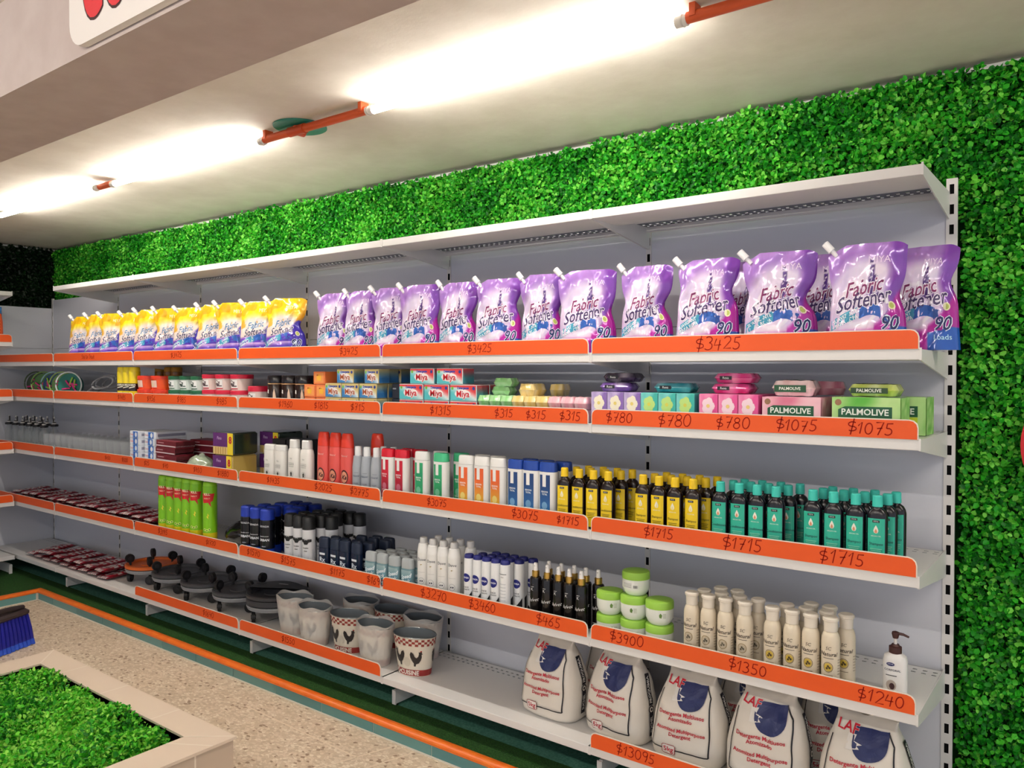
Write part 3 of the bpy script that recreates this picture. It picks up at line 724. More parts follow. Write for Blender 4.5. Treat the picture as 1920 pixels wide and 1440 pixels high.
def pouch(kind, seed):
    w, h = .212, .288
    t = proto('softener_pouch'); rr = random.Random(seed)
    pinch = rr.uniform(.05, .26); ph = rr.uniform(.5, .68); tilt = rr.uniform(-.012, .012); amp = rr.uniform(.007, .011)
    dent = rr.uniform(-1, 1)
    def P(u, v, e=0, back=False):
        top = 1 - .10 * max(0, 1 - u / .24) - .04 * max(0, (u - .86) / .14) ** 2
        ww = w * (1 - .05 * math.sin(PI * v) - (.03 + .03 * math.sin(seed)) * v)
        x = (u - .5) * ww
        if u > .5: x -= (u - .5) * 2 * w * pinch * math.exp(-((v - ph) / .13) ** 2)
        else: x += (.5 - u) * 2 * w * pinch * .4 * math.exp(-((v - ph - .1) / .12) ** 2)
        z = v * h * top
        T = (.034 * (1 - v) ** .7 + .004) * max(0, 1 - abs(2 * u - 1) ** 2.6) ** .55
        m = min(1, 6 * min(u, 1 - u)) 
        wr = amp * m * (noise.noise(Vector((u * 4.2 + seed, v * 4.5, seed * 1.3))) + .45 * noise.noise(Vector((u * 9 + seed, v * 8, 2.2))) + .6 * abs(noise.noise(Vector((u * 5 - v * 3, v * 2.0 + u * 3, seed + 5.5)))))
        lean = tilt * v + dent * .012 * max(0, v - .72) / .28
        y = (T + wr * .4 if back else -T - wr) + lean
        return (x, y - (.0008 + .0004 * e if not back else -.0008), z)
    art = purple_art if kind == 'p' else yellow_art
    b = MB()
    b.grid(P, 46, 62, art, 'foil')
    back = mix((150, 100, 180), (255, 255, 255), .15) if kind == 'p' else (246, 206, 90)
    b.grid(lambda u, v: P(1 - u, v, 0, True), 16, 20, lambda u, v: q8(mix(back, (140, 60, 170), .7 - v * 2)), 'foil')
    b.add([P(i / 16, 0) for i in range(17)] + [P(i / 16, 0, 0, True) for i in range(17)], [(i + 1, i, 17 + i, 18 + i) for i in range(16)], (70, 60, 150), 'foil')
    b.build('pouch_body', t, smooth=60)
    S = lambda u, v, e=0: P(max(.02, min(.98, u / w + .5)), max(0, min(1, v / h)), e + 1)
    b = MB()
    fc = (122, 30, 92) if kind == 'p' else (60, 110, 150); sc = (58, 34, 92) if kind == 'p' else (40, 34, 74)
    for e, bo, c1, c2 in ((0, .045, (250, 244, 252), (250, 244, 252)), (1, .012, fc, sc)):
        b.text('Fabric', -.006, .168, .056 if kind == 'p' else .046, S, c1, 'satin', e, .35, bo, ang=.16, sx=.84)
        b.text('Softener', -.006, .134, .060 if kind == 'p' else .048, S, c2, 'satin', e, .35, bo, ang=.14, sx=.80)
    b.text('MIYA', .036, .242, .026, S, (236, 214, 240) if kind == 'p' else (252, 240, 200), 'satin', 1, 0, .0, sx=1.0)
    # ribbon
    rib = (30, 84, 168)
    b.grid(lambda u, v: S(-.016 + .060 * u, .084 + .030 * v + .010 * math.sin(u * 3.0), 0), 6, 2, rib, 'satin')
    b.add([S(.040, .084, 0), S(.066, .072, 0), S(.054, .090, 0), S(.064, .106, 0), S(.040, .114, 0)], [(0, 1, 2), (0, 2, 4), (2, 3, 4)], (22, 66, 142), 'satin')
    b.grid(lambda u, v: S(-.098 + .084 * u, .058 + .030 * v + .030 * u, 0), 6, 2, (60, 150, 180), 'satin')
    b.text('SUAVIZANTE', -.056, .093, .0150, S, (248, 250, 252), 'satin', 1, 0, .018, ang=.36, sx=.86)
    b.text('PARA ROPA', -.052, .079, .0150, S, (248, 250, 252), 'satin', 1, 0, .018, ang=.36, sx=.86)
    for e, bo, c in ((0, .05, (232, 240, 250)), (1, .01, (22, 28, 92))):
        b.text('90', .064, .070, .054, S, c, 'satin', e, .25, bo, sx=.85)
    b.text('Loads', .066, .034, .020, S, (180, 224, 244), 'satin', 1, 0, .01)
    b.disc(.076, .118, .0105, .0115, S, (238, 232, 190), 'satin', 14, 0); b.disc(.076, .118, .0070, .0078, S, (176, 186, 90), 'satin', 12, 1)
    b.build('front_print', t, smooth=0)
    b = MB(); p = Vector(P(.10, .985)); q = p + Vector((-.030, 0, .030))
    p = p + Vector((.004, .002, -.008))
    b.tube([p, p.lerp(q, .45)], .0065, (240, 236, 240), 'satin', 12); b.tube([p.lerp(q, .42), p.lerp(q, .5), q], .0105, (248, 246, 246), 'satin', 14)
    b.build('spout_cap', t)
    return t
PUR = [pouch('p', s) for s in (1.1, 2.7, 4.4, 6.2)]
YEL = [pouch('y', s) for s in (1.9, 3.3, 5.2)]

# ---- bottles, cans, tubs
def bottle_dark(kind, word):
    """dark brown bottle, coloured disc cap and tall front label"""
    t = proto('shampoo_bottle'); y = kind == 'y'
    lab = (240, 206, 30) if y else (44, 178, 150); cap = (246, 206, 32) if y else (64, 200, 184)
    dark = (26, 12, 10) if y else (14, 12, 22)
    s = Surf([(0, .0245, .016), (.004, .0262, .0175), (.140, .0262, .0175), (.150, .0245, .0165), (.160, .019, .013), (.166, .011, .010), (.172, .0105, .0105)], 2.6)
    b = MB(); s.body(b, dark, 'gloss'); b.build('bottle_body', t)
    b = MB(); b.lathe([(.168, .0115), (.169, .0135), (.1965, .0128), (.199, .0105)], cap, 'satin', 18); b.build('cap', t)
    b = MB()
    b.rect(-.0215, .0215, .008, .138, s.front, lab, 'satin', 10, 1)
    b.rect(-.009, .009, .127, .1335, s.front, (20, 16, 20), 'satin', 4, 1, 1); b.text('MIYA', 0, .1302, .0055, s.front, (230, 230, 230), 'satin', 2)
    drop = [(0, 1.25), (.35, .6), (.5, .1), (.35, -.35), (0, -.5), (-.35, -.35), (-.5, .1), (-.35, .6)]
    b.poly(drop, s.front, (246, 240, 226), 'satin', 1, (0, .104), .013); b.poly(drop, s.front, (222, 150, 110) if not y else (250, 232, 150), 'satin', 2, (0, .102), .007)
    b.text('ARGAN OIL', 0, .0905, .0048, s.front, (240, 246, 240), 'satin', 1)
    b.text(word, 0, .069, .0100, s.front, (60, 44, 10) if y else (12, 48, 60), 'satin', 1, .1, .01, sx=.95)
    for z, w2 in ((.055, .015), (.050, .013), (.045, .014), (.039, .010)): b.rect(-w2, w2, z, z + .0016, s.front, (70, 56, 20) if y else (150, 220, 190), 'satin', 4, 1, 1)
    b.build('front_label', t, smooth=0)
    return t
def bottle_flat(bodyc, capc, labc, labc2, capflush, name='shampoo_bottle', h=.213):
    """upright oval bottle with a wide cap of the same outline and a U shaped cut in the printed label"""
    t = proto(name); a = .035; c0 = h * .84
    s = Surf([(0, a * .96, .020), (.004, a, .0215), (c0, a, .0215)], 2.8)
    b = MB(); s.body(b, bodyc, 'gloss'); b.build('bottle_body', t)
    c = Surf([(c0 + .0008, a * (.985 if capflush else .93), .0208), (h - .010, a * (.97 if capflush else .9), .0200), (h - .002, a * .92, .0185), (h, a * .8, .015)], 2.8)
    b = MB(); c.body(b, capc, 'gloss'); b.build('cap', t)
    b = MB(); x0, x1 = -.024, .020
    b.grid(lambda u, v: s.front(x0 + (x1 - x0) * u, .012 + (c0 - .022) * v, 0), 8, 10, lambda u, v: q8(mix(labc2, labc, v * 1.6 - .2)), 'satin')
    b.rect(-.011, .004, c0 - .052, c0 - .0098, s.front, bodyc, 'satin', 4, 1, 1)
    b.text('RENOVA', -.002, c0 - .070, .0085, s.front, (250, 250, 250), 'satin', 1, 0, .02, sx=.85); b.text('TOTAL', -.002, c0 - .079, .0085, s.front, (250, 250, 250), 'satin', 1, 0, .02, sx=.85)
    for z in (.046, .041, .024): b.rect(-.017, .012, z, z + .0015, s.front, (240, 240, 240), 'satin', 4, 1, 1)
    b.disc(-.002, .060, .012, .014, s.front, mix(labc2, (255, 255, 255), .35), 'satin', 12, 1)
    b.build('front_label', t, smooth=0)
    return t
def bottle_white(h, a, shoulder, name='lotion_bottle'):
    t = proto(name)
    s = Surf([(0, a * .95, .020), (.004, a, .022), (h * .70, a, .022)] + ([(h * .78, a * .92, .020), (h * .82, a * .72, .018)] if shoulder else [(h * .86, a, .022)]), 2.6)
    b = MB(); s.body(b, (246, 242, 236), 'gloss'); b.build('bottle_body', t)
    z0 = s.prof[-1][0]; k = .74 if shoulder else .98
    c = Surf([(z0 + .0008, a * k, .019 if shoulder else .021), (h - .004, a * k * .97, .018 if shoulder else .020), (h, a * k * .85, .015)], 2.6)
    b = MB(); c.body(b, (240, 238, 234), 'gloss'); b.build('cap', t)
    b = MB()
    b.text('bio', 0, h * .60, .012, s.front, (150, 150, 146), 'satin'); b.rect(-.018, .018, h * .50, h * .505, s.front, (80, 80, 80), 'satin')
    b.text('SHAMPOO', 0, h * .47, .0080, s.front, (70, 70, 70), 'satin'); b.text('REPARADOR', 0, h * .43, .0060, s.front, (110, 110, 110), 'satin')
    b.line(arc(0, h * .27, .014, .014, 0, 360, 16), .0012, s.front, (170, 170, 160), 'satin')
    for k in range(5):
        a2 = 2 * PI * k / 5 + .3; b.disc(.004 * math.cos(a2), h * .27 + .006 * math.sin(a2), .0028, .0052, s.front, (60, 62, 56), 'satin', 8, 1)
    b.build('front_print', t, smooth=0)
    return t
def can(d, h, segs, name, cap=None, marks=None, dome=True):
    """spray can: segs = [(z0, z1, colour)], cap = (colour, height, width factor)"""
    t = proto(name); r = d / 2; hb = h - cap[1]
    b = MB()
    for i, (z0, z1, c) in enumerate(segs):
        rr = [(z0 * hb, r), (z1 * hb, r)]
        if i == 0: rr = [(0, r * .93), (.004, r)] + rr[1:]
        b.lathe(rr, c, 'gloss', 22, cap0=i == 0, cap1=False)
    if dome: b.lathe([(hb * segs[-1][1], r), (hb * segs[-1][1] + .004, r * .98), (hb + .004, r * .80), (hb + .006, r * .5)], segs[-1][2], 'gloss', 22, cap0=False)
    b.build('can_body', t)
    b = MB(); k = cap[2]; b.lathe([(hb + (.002 if dome else 0), r * k), (h - .006, r * k * .97), (h - .001, r * k * .86), (h, r * k * .6)], cap[0], 'satin', 22); b.build('cap', t)
    if marks:
        s = Surf([(0, r, r), (h, r, r)], 2); b = MB(); marks(b, s, hb); b.build('front_print', t, smooth=0)
    return t
def m_blue(b, s, h):
    b.text('NEVADA', 0, h * .86, .0125, s.wrap, (236, 238, 244), 'satin', 0, 0, .005); b.text('URBAN', 0, h * .50, .0160, s.wrap, (236, 238, 244), 'satin', 0, 0, .03)
    b.text('Desodorante', 0, h * .60, .0085, s.wrap, (236, 238, 244), 'satin'); b.text('FRESH', 0, h * .33, .0075, s.wrap, (220, 224, 240), 'satin'); b.rect(-.012, .012, h * .12, h * .135, s.wrap, (170, 200, 250), 'satin')
def m_bw(b, s, h):
    b.poly([(-1, 1), (1, 1), (1, .55), (.4, .40), (-.4, .40), (-1, .55)], lambda x, z, e=0: s.wrap(x, z, e), (18, 18, 20), 'satin', 0, (0, h * .62), .026)
    b.poly([(-.8, .4), (-.25, .4), (0, 0), (.25, .4), (.8, .4), (.3, -.5), (-.3, -.5)], s.wrap, (18, 18, 20), 'satin', 1, (0, h * .70), .024)
    b.text('Se', 0, h * .78, .018, s.wrap, (230, 230, 230), 'satin', 2, .3); b.text('Invisible', -.002, h * .54, .0085, s.wrap, (50, 50, 54), 'satin', 0, 0, .02); b.text('clean', -.002, h * .46, .0085, s.wrap, (50, 50, 54), 'satin', 0, 0, .02)
    for k in range(7): b.line([(.010, h * .08 + k * .006), (.034, h * .18 + k * .009)], .0012, s.wrap, (150, 150, 154), 'satin')
def m_green(b, s, h):
    P = s.wrap
    b.poly([(-.75, 1), (.75, 1), (.55, .2), (.28, .05), (.40, -.55), (.05, .0), (-.55, -.05)], P, (206, 24, 34), 'satin', 0, (.004, h * .72), .046)
    b.text('KILL', 0, h * .86, .017, P, (250, 240, 200), 'satin', 1, 0, .03); b.text('INSECT', 0, h * .79, .010, P, (250, 240, 200), 'satin', 1)
    b.poly([(0, .8), (.35, .2), (.08, .15), (.2, -.6), (-.28, .05), (-.02, .1)], P, (250, 226, 60), 'satin', 1, (.004, h * .48), .022)
    for k in range(3): b.disc(-.012 + .012 * k, h * .26 - .004 * (k % 2), .007, .007, P, (226, 240, 120), 'satin', 10, 1); b.disc(-.012 + .012 * k, h * .26 - .004 * (k % 2), .004, .004, P, (70, 140, 30), 'satin', 8, 2)
    b.rect(-.016, .016, h * .06, h * .10, P, (200, 60, 20), 'satin')
def m_dove(b, s, h):
    b.text('Dove', 0, h * .72, .016, s.wrap, (60, 62, 80), 'satin', 0, .1); b.poly([(-1, .1), (-.2, .5), (1, .2), (.2, -.1), (-.4, -.5)], s.wrap, (170, 150, 90), 'satin', 0, (0, h * .62), .005)
    b.line(arc(0, h * .30, .012, .013, 0, 360, 16), .001, s.wrap, (150, 150, 150), 'satin'); b.disc(-.004, h * .30, .003, .003, s.wrap, (40, 40, 60), 'satin', 8); b.disc(.004, h * .30, .003, .003, s.wrap, (40, 40, 60), 'satin', 8)
    b.rect(-.014, .014, h * .47, h * .474, s.wrap, (170, 170, 170), 'satin'); b.rect(-.012, .012, h * .10, h * .105, s.wrap, (120, 120, 120), 'satin')
def m_silver(b, s, h):
    b.text('Natural', 0, h * .52, .010, s.wrap, (50, 60, 90), 'satin', 0, .2); b.rect(-.008, .012, h * .60, h * .605, s.wrap, (60, 60, 70), 'satin')
    b.disc(.002, h * .17, .010, .010, s.wrap, (96, 70, 160), 'satin', 14); b.disc(-.001, h * .18, .006, .007, s.wrap, (190, 200, 224), 'satin', 10, 1)
    b.text('MOUSSE', 0, h * .33, .0060, s.wrap, (60, 60, 70), 'satin')
def m_yel(b, s, h):
    b.text('BORIS', 0, h * .56, .016, s.wrap, (244, 240, 220), 'satin', 0, 0, .03); b.poly([(-1, .1), (1, .5), (1, .2), (-1, -.2)], s.wrap, (244, 240, 220), 'satin', 0, (0, h * .47), .018); b.disc(0, h * .2, .009, .012, s.wrap, (240, 230, 220), 'satin', 12)
def stick(col, capc, h, name, kind):
    t = proto(name); a, d = .031, .0165; hc = h * .30
    s = Surf([(0, a * .95, d * .92), (.003, a, d), (h - hc, a, d)], 3.0)
    b = MB(); s.body(b, col, 'gloss'); b.build('stick_body', t)
    c = Surf([(h - hc + .0008, a * .97, d * .97), (h - .010, a * .93, d * .95), (h - .002, a * .84, d * .8), (h, a * .7, d * .5)], 3.0)
    b = MB(); c.body(b, capc, 'satin'); b.build('cap', t)
    b = MB()
    if kind == 'n':
        b.rect(-.017, .017, h * .50, h * .56, s.front, (230, 234, 240), 'satin'); b.text('Rx', 0, h * .36, .030, s.front, (222, 230, 238), 'satin', 0, 0, .03); b.text('SPORT', 0, h * .20, .012, s.front, (210, 220, 230), 'satin'); b.text('desodorante', 0, h * .12, .006, s.front, (210, 220, 230), 'satin')
    else:
        b.grid(lambda u, v: s.front(-.027 + .054 * u, .006 + (h - hc - .012) * v, 0), 6, 4, lambda u, v: q8(mix((30, 120, 150), (160, 184, 190), v * 1.3 - .1)), 'satin')
        b.text('Speed', 0, h * .46, .022, s.front, (240, 246, 248), 'satin', 1, .4, .03, ang=.25); b.text('Stick', 0, h * .30, .022, s.front, (240, 246, 248), 'satin', 1, .4, .03, ang=.25); b.rect(-.014, .014, h * .12, h * .14, s.front, (210, 230, 236), 'satin', 4, 1, 1)
    b.build('front_label', t, smooth=0)
    return t
def nivea(plain=False):
    t = proto('deodorant_spray'); h = .2; s = Surf([(0, .0188, .0188), (.004, .0200, .0200), (.16, .0200, .0200), (.185, .0190, .0190)], 2)
    b = MB(); s.body(b, (246, 246, 246), 'gloss'); b.build('can_body', t)
    b = MB(); c = (24, 28, 110); b.lathe([(.1855, .0188), (.195, .0178), (.199, .0150), (.2, .008)], c, 'satin', 20); b.build('cap', t)
    b = MB(); P = s.wrap
    if not plain:
        b.disc(0, .112, .0165, .0165, P, (22, 30, 120), 'satin', 18, 0); b.text('NIVEA', 0, .112, .0088, P, (245, 245, 250), 'satin', 1, 0, .02)
        b.text('BLACK', 0, .076, .008, P, (50, 50, 60), 'satin', 0, 0, .01); b.text('& WHITE', 0, .067, .007, P, (50, 50, 60), 'satin', 0, 0, .01)
        b.add([P(-.018, .004, 0), P(-.006, .004, 0), P(.006, .004, 0), P(.018, .004, 0), P(.024, .004, 0), P(.024, .062, 0), P(.016, .050, 0), P(.006, .037, 0), P(-.008, .026, 0), P(-.018, .020, 0)], [(0, 1, 8, 9), (1, 2, 7, 8), (2, 3, 6, 7), (3, 4, 5, 6)], (18, 18, 24), 'satin')
    else:
        b.rect(-.016, .016, .150, .152, P, (60, 60, 60), 'satin'); b.text('Roll', 0, .140, .007, P, (60, 60, 60), 'satin')
        for k in range(8): b.rect(-.014, .014, .03 + .012 * k, .0315 + .012 * k, P, (176, 180, 186), 'satin')
    b.build('front_print', t, smooth=0)
    return t
def mist():
    t = proto('body_mist_bottle'); s = Surf([(0, .0200, .0200), (.003, .0212, .0212), (.152, .0212, .0212), (.158, .019, .019), (.162, .012, .012)], 2)
    b = MB(); s.body(b, (16, 12, 12), 'gloss'); b.build('bottle_body', t)
    b = MB(); b.lathe([(.160, .0135), (.180, .0135), (.182, .010)], (214, 176, 96), 'metal', 18); b.build('collar', t)
    b = MB(); b.lathe([(.182, .0085), (.206, .0070), (.209, .005)], (240, 236, 232), 'satin', 14); b.tube([(0, -.006, .200), (0, -.0105, .200)], .0018, (220, 216, 210), 'satin', 6); b.build('spray_nozzle', t)
    b = MB(); P = s.wrap; b.text('Velvet', 0, .080, .0170, P, (226, 224, 222), 'satin', 0, .45, .0, ang=.12); b.text('K', -.001, .118, .014, P, (226, 224, 222), 'satin')
    b.line([(-.006, .127), (.006, .127)], .0012, P, (226, 224, 222), 'satin'); b.rect(-.010, .010, .026, .030, P, (190, 190, 190), 'satin'); b.rect(-.008, .008, .020, .022, P, (190, 190, 190), 'satin')
    b.build('front_print', t, smooth=0)
    return t
def jar_green(label=False):
    t = proto('cream_jar'); r = .0455
    s = Surf([(0, r * .70, r * .70), (.008, r * .86, r * .86), (.022, r * .98, r * .98), (.052, r, r)], 2)
    b = MB(); s.body(b, (240, 244, 234), 'gloss'); b.build('jar_body', t)
    b = MB(); b.lathe([(.0522, r * 1.01), (.071, r * 1.01), (.0755, r * .97), (.0770, r * .88)], (156, 206, 76), 'satin', 30); b.build('lid', t)
    b = MB(); P = s.wrap
    if label:
        b.rect(-.034, .034, .024, .047, P, (232, 234, 228), 'satin', 10)
        for k in range(4): b.rect(-.020, .012, .028 + .004 * k, .0292 + .004 * k, P, (130, 130, 126), 'satin', 4, 1, 1)
        for k in range(6): b.rect(.018 + .0022 * k, .0192 + .0022 * k, .027, .036, P, (40, 40, 40), 'satin', 1, 1, 1)
    else:
        b.poly([(0, 1), (.6, .3), (.3, -.8), (-.4, -.6), (-.5, .3)], P, (96, 132, 60), 'satin', 0, (.022, .034), .009); b.rect(.030, .040, .026, .042, P, (206, 212, 196), 'satin')
    b.build('side_label', t, smooth=0)
    return t
def cream_bottle(kiwi):
    t = proto('body_cream_bottle')
    s = Surf([(0, .0235, .0235), (.004, .0250, .0250), (.138, .0250, .0250), (.152, .0235, .0235), (.163, .0195, .0195), (.167, .0150, .0150)], 2)
    b = MB(); s.body(b, (228, 214, 190), 'gloss'); b.build('bottle_body', t)
    b = MB(); b.lathe([(.1665, .0180), (.194, .0185), (.196, .0215), (.202, .0220), (.2055, .0185)], (236, 226, 210), 'satin', 20); b.build('flip_cap', t)
    b = MB(); P = s.wrap
    b.text('Natural', 0, .106, .0155, P, (60, 50, 44), 'satin', 0, .25, .01); b.text('SC', 0, .122, .013, P, (60, 50, 44), 'satin', 0, .2); b.rect(-.014, .014, .094, .0955, P, (70, 60, 54), 'satin')
    c = (206, 176, 70) if kiwi else (196, 182, 158)
    b.line(arc(0, .070, .0125, .0135, 0, 360, 16), .002, P, (150, 130, 90), 'satin'); b.disc(0, .070, .0105, .0115, P, c, 'satin', 14, 1)
    for dx, dz in ((-.003, -.002), (.004, 0), (0, .004)): b.disc(dx, .069 + dz, .003, .0035, P, (74, 58, 24) if kiwi else (90, 84, 70), 'satin', 8, 2)
    b.rect(-.012, .012, .046, .048, P, (150, 134, 112), 'satin')
    for k in range(6): b.rect(.026, .038, .05 + k * .008, .052 + k * .008, P, (160, 144, 122), 'satin', 2)
    b.build('front_print', t, smooth=0)
    return t
def pump_bottle():
    t = proto('pump_bottle'); s = Surf([(0, .030, .021), (.004, .0315, .022), (.095, .0315, .022), (.108, .028, .021), (.116, .016, .015)], 2.6)
    b = MB(); s.body(b, (244, 240, 236), 'gloss'); b.build('bottle_body', t)
    br = (70, 34, 32)
    b = MB(); b.lathe([(.1155, .0165), (.133, .0165), (.135, .012), (.140, .009)], br, 'satin', 20)
    b.lathe([(.138, .0045), (.158, .0045)], (225, 220, 216), 'satin', 10, cap0=False, cap1=False); b.lathe([(.156, .007), (.168, .010), (.173, .009), (.175, .004)], br, 'satin', 16)
    b.tube([(0, 0, .170), (.020, -.004, .170), (.034, -.008, .166)], .0045, br, 'satin', 8, r2=.003); b.build('pump', t)
    b = MB(); P = s.front; b.disc(-.010, .088, .0105, .005, P, (30, 34, 100), 'satin', 14); b.text('LECHE', -.010, .0885, .005, P, (240, 240, 250), 'satin', 1)
    b.text('CORPORAL', -.005, .072, .0080, P, (60, 60, 80), 'satin', 0, 0, .01); b.rect(-.022, .006, .056, .058, P, (60, 50, 50), 'satin', 4)
    b.disc(-.008, .030, .013, .015, P, (190, 176, 166), 'satin', 14); b.disc(-.006, .028, .007, .009, P, (70, 40, 44), 'satin', 12, 1)
    b.build('front_print', t, smooth=0)
    return t
def tub(body, lid, txt, h=.072, r=.052, clear=False):
    t = proto('hair_gel_tub'); s = Surf([(0, r * .92, r * .92), (h * .74, r, r)], 2)
    b = MB(); s.body(b, body, 'gloss'); b.build('tub_body', t)
    b = MB(); b.lathe([(h * .742, r * 1.04), (h * .97, r * 1.04), (h, r * .98)], lid, 'satin', 24); b.build('lid', t)
    b = MB(); P = s.wrap; b.rect(-.030, .030, h * .10, h * .66, P, mix(body, (255, 255, 255), .75) if not clear else (232, 222, 214), 'satin', 8)
    b.text('gel', -.008, h * .38, h * .42, P, txt, 'satin', 1, .2, .04); b.line(arc(-.010, h * .40, .018, h * .22, 20, 200, 8), .003, P, txt, 'satin', 1)
    b.rect(.010, .026, h * .24, h * .30, P, txt, 'satin', 2, 1, 1); b.rect(-.030, .030, h * .08, h * .14, P, lid, 'satin', 8, 1, 1)
    b.build('front_label', t, smooth=0)
    return t
def jar_black():
    t = proto('hair_mask_jar'); r = .046; s = Surf([(0, r * .95, r * .95), (.005, r, r), (.112, r, r), (.120, r * .9, r * .9)], 2)
    b = MB(); s.body(b, (38, 20, 16), 'gloss'); b.build('jar_body', t)
    b = MB(); b.lathe([(.120, r * 1.0), (.150, r * 1.0), (.155, r * .93)], (22, 18, 24), 'gloss', 26); b.build('lid', t)
    b = MB(); P = s.wrap
    b.rect(-.06, .06, .114, .118, P, (196, 150, 100), 'satin', 12); b.rect(-.06, .06, .006, .012, P, (150, 110, 74), 'satin', 12)
    b.poly([(-.3, -1), (.4, -1), (.25, 0), (0, 1), (-.25, .1)], P, (236, 204, 176), 'satin', 0, (.012, .072), .022); b.poly([(-.8, -.5), (.2, -.9), (.2, .6), (-.5, .8)], P, (240, 236, 230), 'satin', 0, (-.022, .080), .012)
    b.text('Coconut', -.002, .044, .013, P, (220, 204, 190), 'satin', 0, .3); b.rect(-.022, .022, .030, .032, P, (180, 160, 140), 'satin'); b.rect(-.016, .016, .022, .024, P, (180, 160, 140), 'satin')
    b.build('front_label', t, smooth=0)
    return t

# ---- boxes and packs
def box_pack(name, w, d, h, col, deco, fin='satin', r=.0015, flaps=True):
    t = proto(name); b = MB(); b.rbox(-w / 2, w / 2, -d / 2, d / 2, 0, h, col, fin, r); b.build('carton', t, smooth=20)
    F = lambda u, v, e=0: (u, -d / 2 - .0006 - .0003 * e, v)
    S = lambda u, v, e=0: (w / 2 + .0006 + .0003 * e, u, v)
    T = lambda u, v, e=0: (u, v, h + .0006 + .0003 * e)
    b = MB(); deco(b, F, S, T, w, d, h); b.build('print', t, smooth=0)
    return t
def d_miya(b, F, S, T, w, d, h, gold=False):
    c1 = (222, 60, 66) if not gold else (214, 190, 120); c2 = (86, 188, 196) if not gold else (60, 130, 190)
    def art(u, v):
        k = u * .9 + v * .9; c = mix(c2, (232, 240, 240), (k - .5) / .5) if k < 1.0 else mix((232, 240, 240), c1, (k - 1.0) / .35)
        return q8(mix(c, c1, (v - .82) / .06))
    b.grid(lambda u, v: F(-w / 2 + .002 + (w - .004) * u, .002 + (h - .004) * v, 0), 20, 10, art, 'satin')
    b.text('Detergente', 0, h * .80, h * .20, F, (30, 60, 160), 'satin', 1, 0, .05)
    b.disc(w * -.01, h * .44, w * .30, h * .27, F, (250, 240, 238), 'satin', 20, 1)
    for e, bo, c in ((2, .06, (250, 250, 250)), (3, .02, (196, 20, 36) if not gold else (176, 84, 40))): b.text('Miya', 0, h * .42, h * .56, F, c, 'satin', e, 0, bo, sx=1.02)
    b.disc(-w * .40, h * .78, h * .10, h * .10, F, (120, 190, 70), 'satin', 10, 1); b.disc(w * .40, h * .78, h * .11, h * .11, F, (40, 60, 140), 'satin', 10, 1)
    b.grid(lambda u, v: S(-d / 2 + .002 + (d - .004) * u, .002 + (h - .004) * v, 0), 4, 6, lambda u, v: q8(mix((46, 110, 170) if gold else (60, 150, 160), c1, v * 1.4 - .5)), 'satin')
    b.rect(-w / 2 + .003, w / 2 - .003, -d / 2 + .003, d / 2 - .003, T, c1 if not gold else (226, 206, 150), 'satin')
def d_flower(c1, c2, fl):
    def f(b, F, S, T, w, d, h):
        b.grid(lambda u, v: F(-w / 2 + .001 + (w - .002) * u, .001 + (h - .002) * v, 0), 8, 10, lambda u, v: q8(mix(c1, c2, .5 + .9 * noise.noise(Vector((u * 3, v * 4, w * 90))) + (u - .5))), 'satin')
        for k in range(5): a = 2 * PI * k / 5; b.disc(.010 * math.cos(a), h * .66 + .014 * math.sin(a), .0115, .0135, F, fl, 'satin', 8, 1 + .3 * k)
        b.disc(0, h * .66, .006, .006, F, mix(fl, (230, 200, 60), .6), 'satin', 8, 4); b.disc(-.006, h * .30, .006, .012, F, mix(fl, c2, .4), 'satin', 8, 1)
        b.disc(0, h * .09, .015, .008, F, (24, 28, 40), 'satin', 12, 1); b.text('Rexa', 0, h * .09, .009, F, (240, 240, 240), 'satin', 2)
        b.grid(lambda u, v: S(-d / 2 + .001 + (d - .002) * u, .001 + (h - .002) * v, 0), 1, 1, q8(mix(c1, c2, .9)), 'satin')
    return f
def d_plain(c, band=None, txt=None, tc=(255, 255, 255), side=None, flap=None):
    def f(b, F, S, T, w, d, h):
        if band: b.rect(-w / 2 + .001, w / 2 - .001, h * band[0], h * band[1], F, band[2], 'satin'); b.rect(-d / 2 + .001, d / 2 - .001, h * band[0], h * band[1], S, band[2], 'satin')
        if txt: b.text(txt, 0, h * (band[0] + band[1]) / 2 if band else h * .5, min(h * .5, w * 1.5 / len(txt)), F, tc, 'satin', 1, 0, .01)
        if side: b.rect(-d / 2 + .002, d / 2 - .002, h * .1, h * .9, S, side, 'satin')
        b.rect(-w / 2 + .003, w / 2 - .003, -d / 2 + .003, d / 2 - .003, T, mix(c, (255, 255, 255), .15), 'satin')
        b.rect(-w * .42, -w * .1, h * .62, h * .72, F, mix(c, (255, 255, 255), .6), 'satin')
    return f
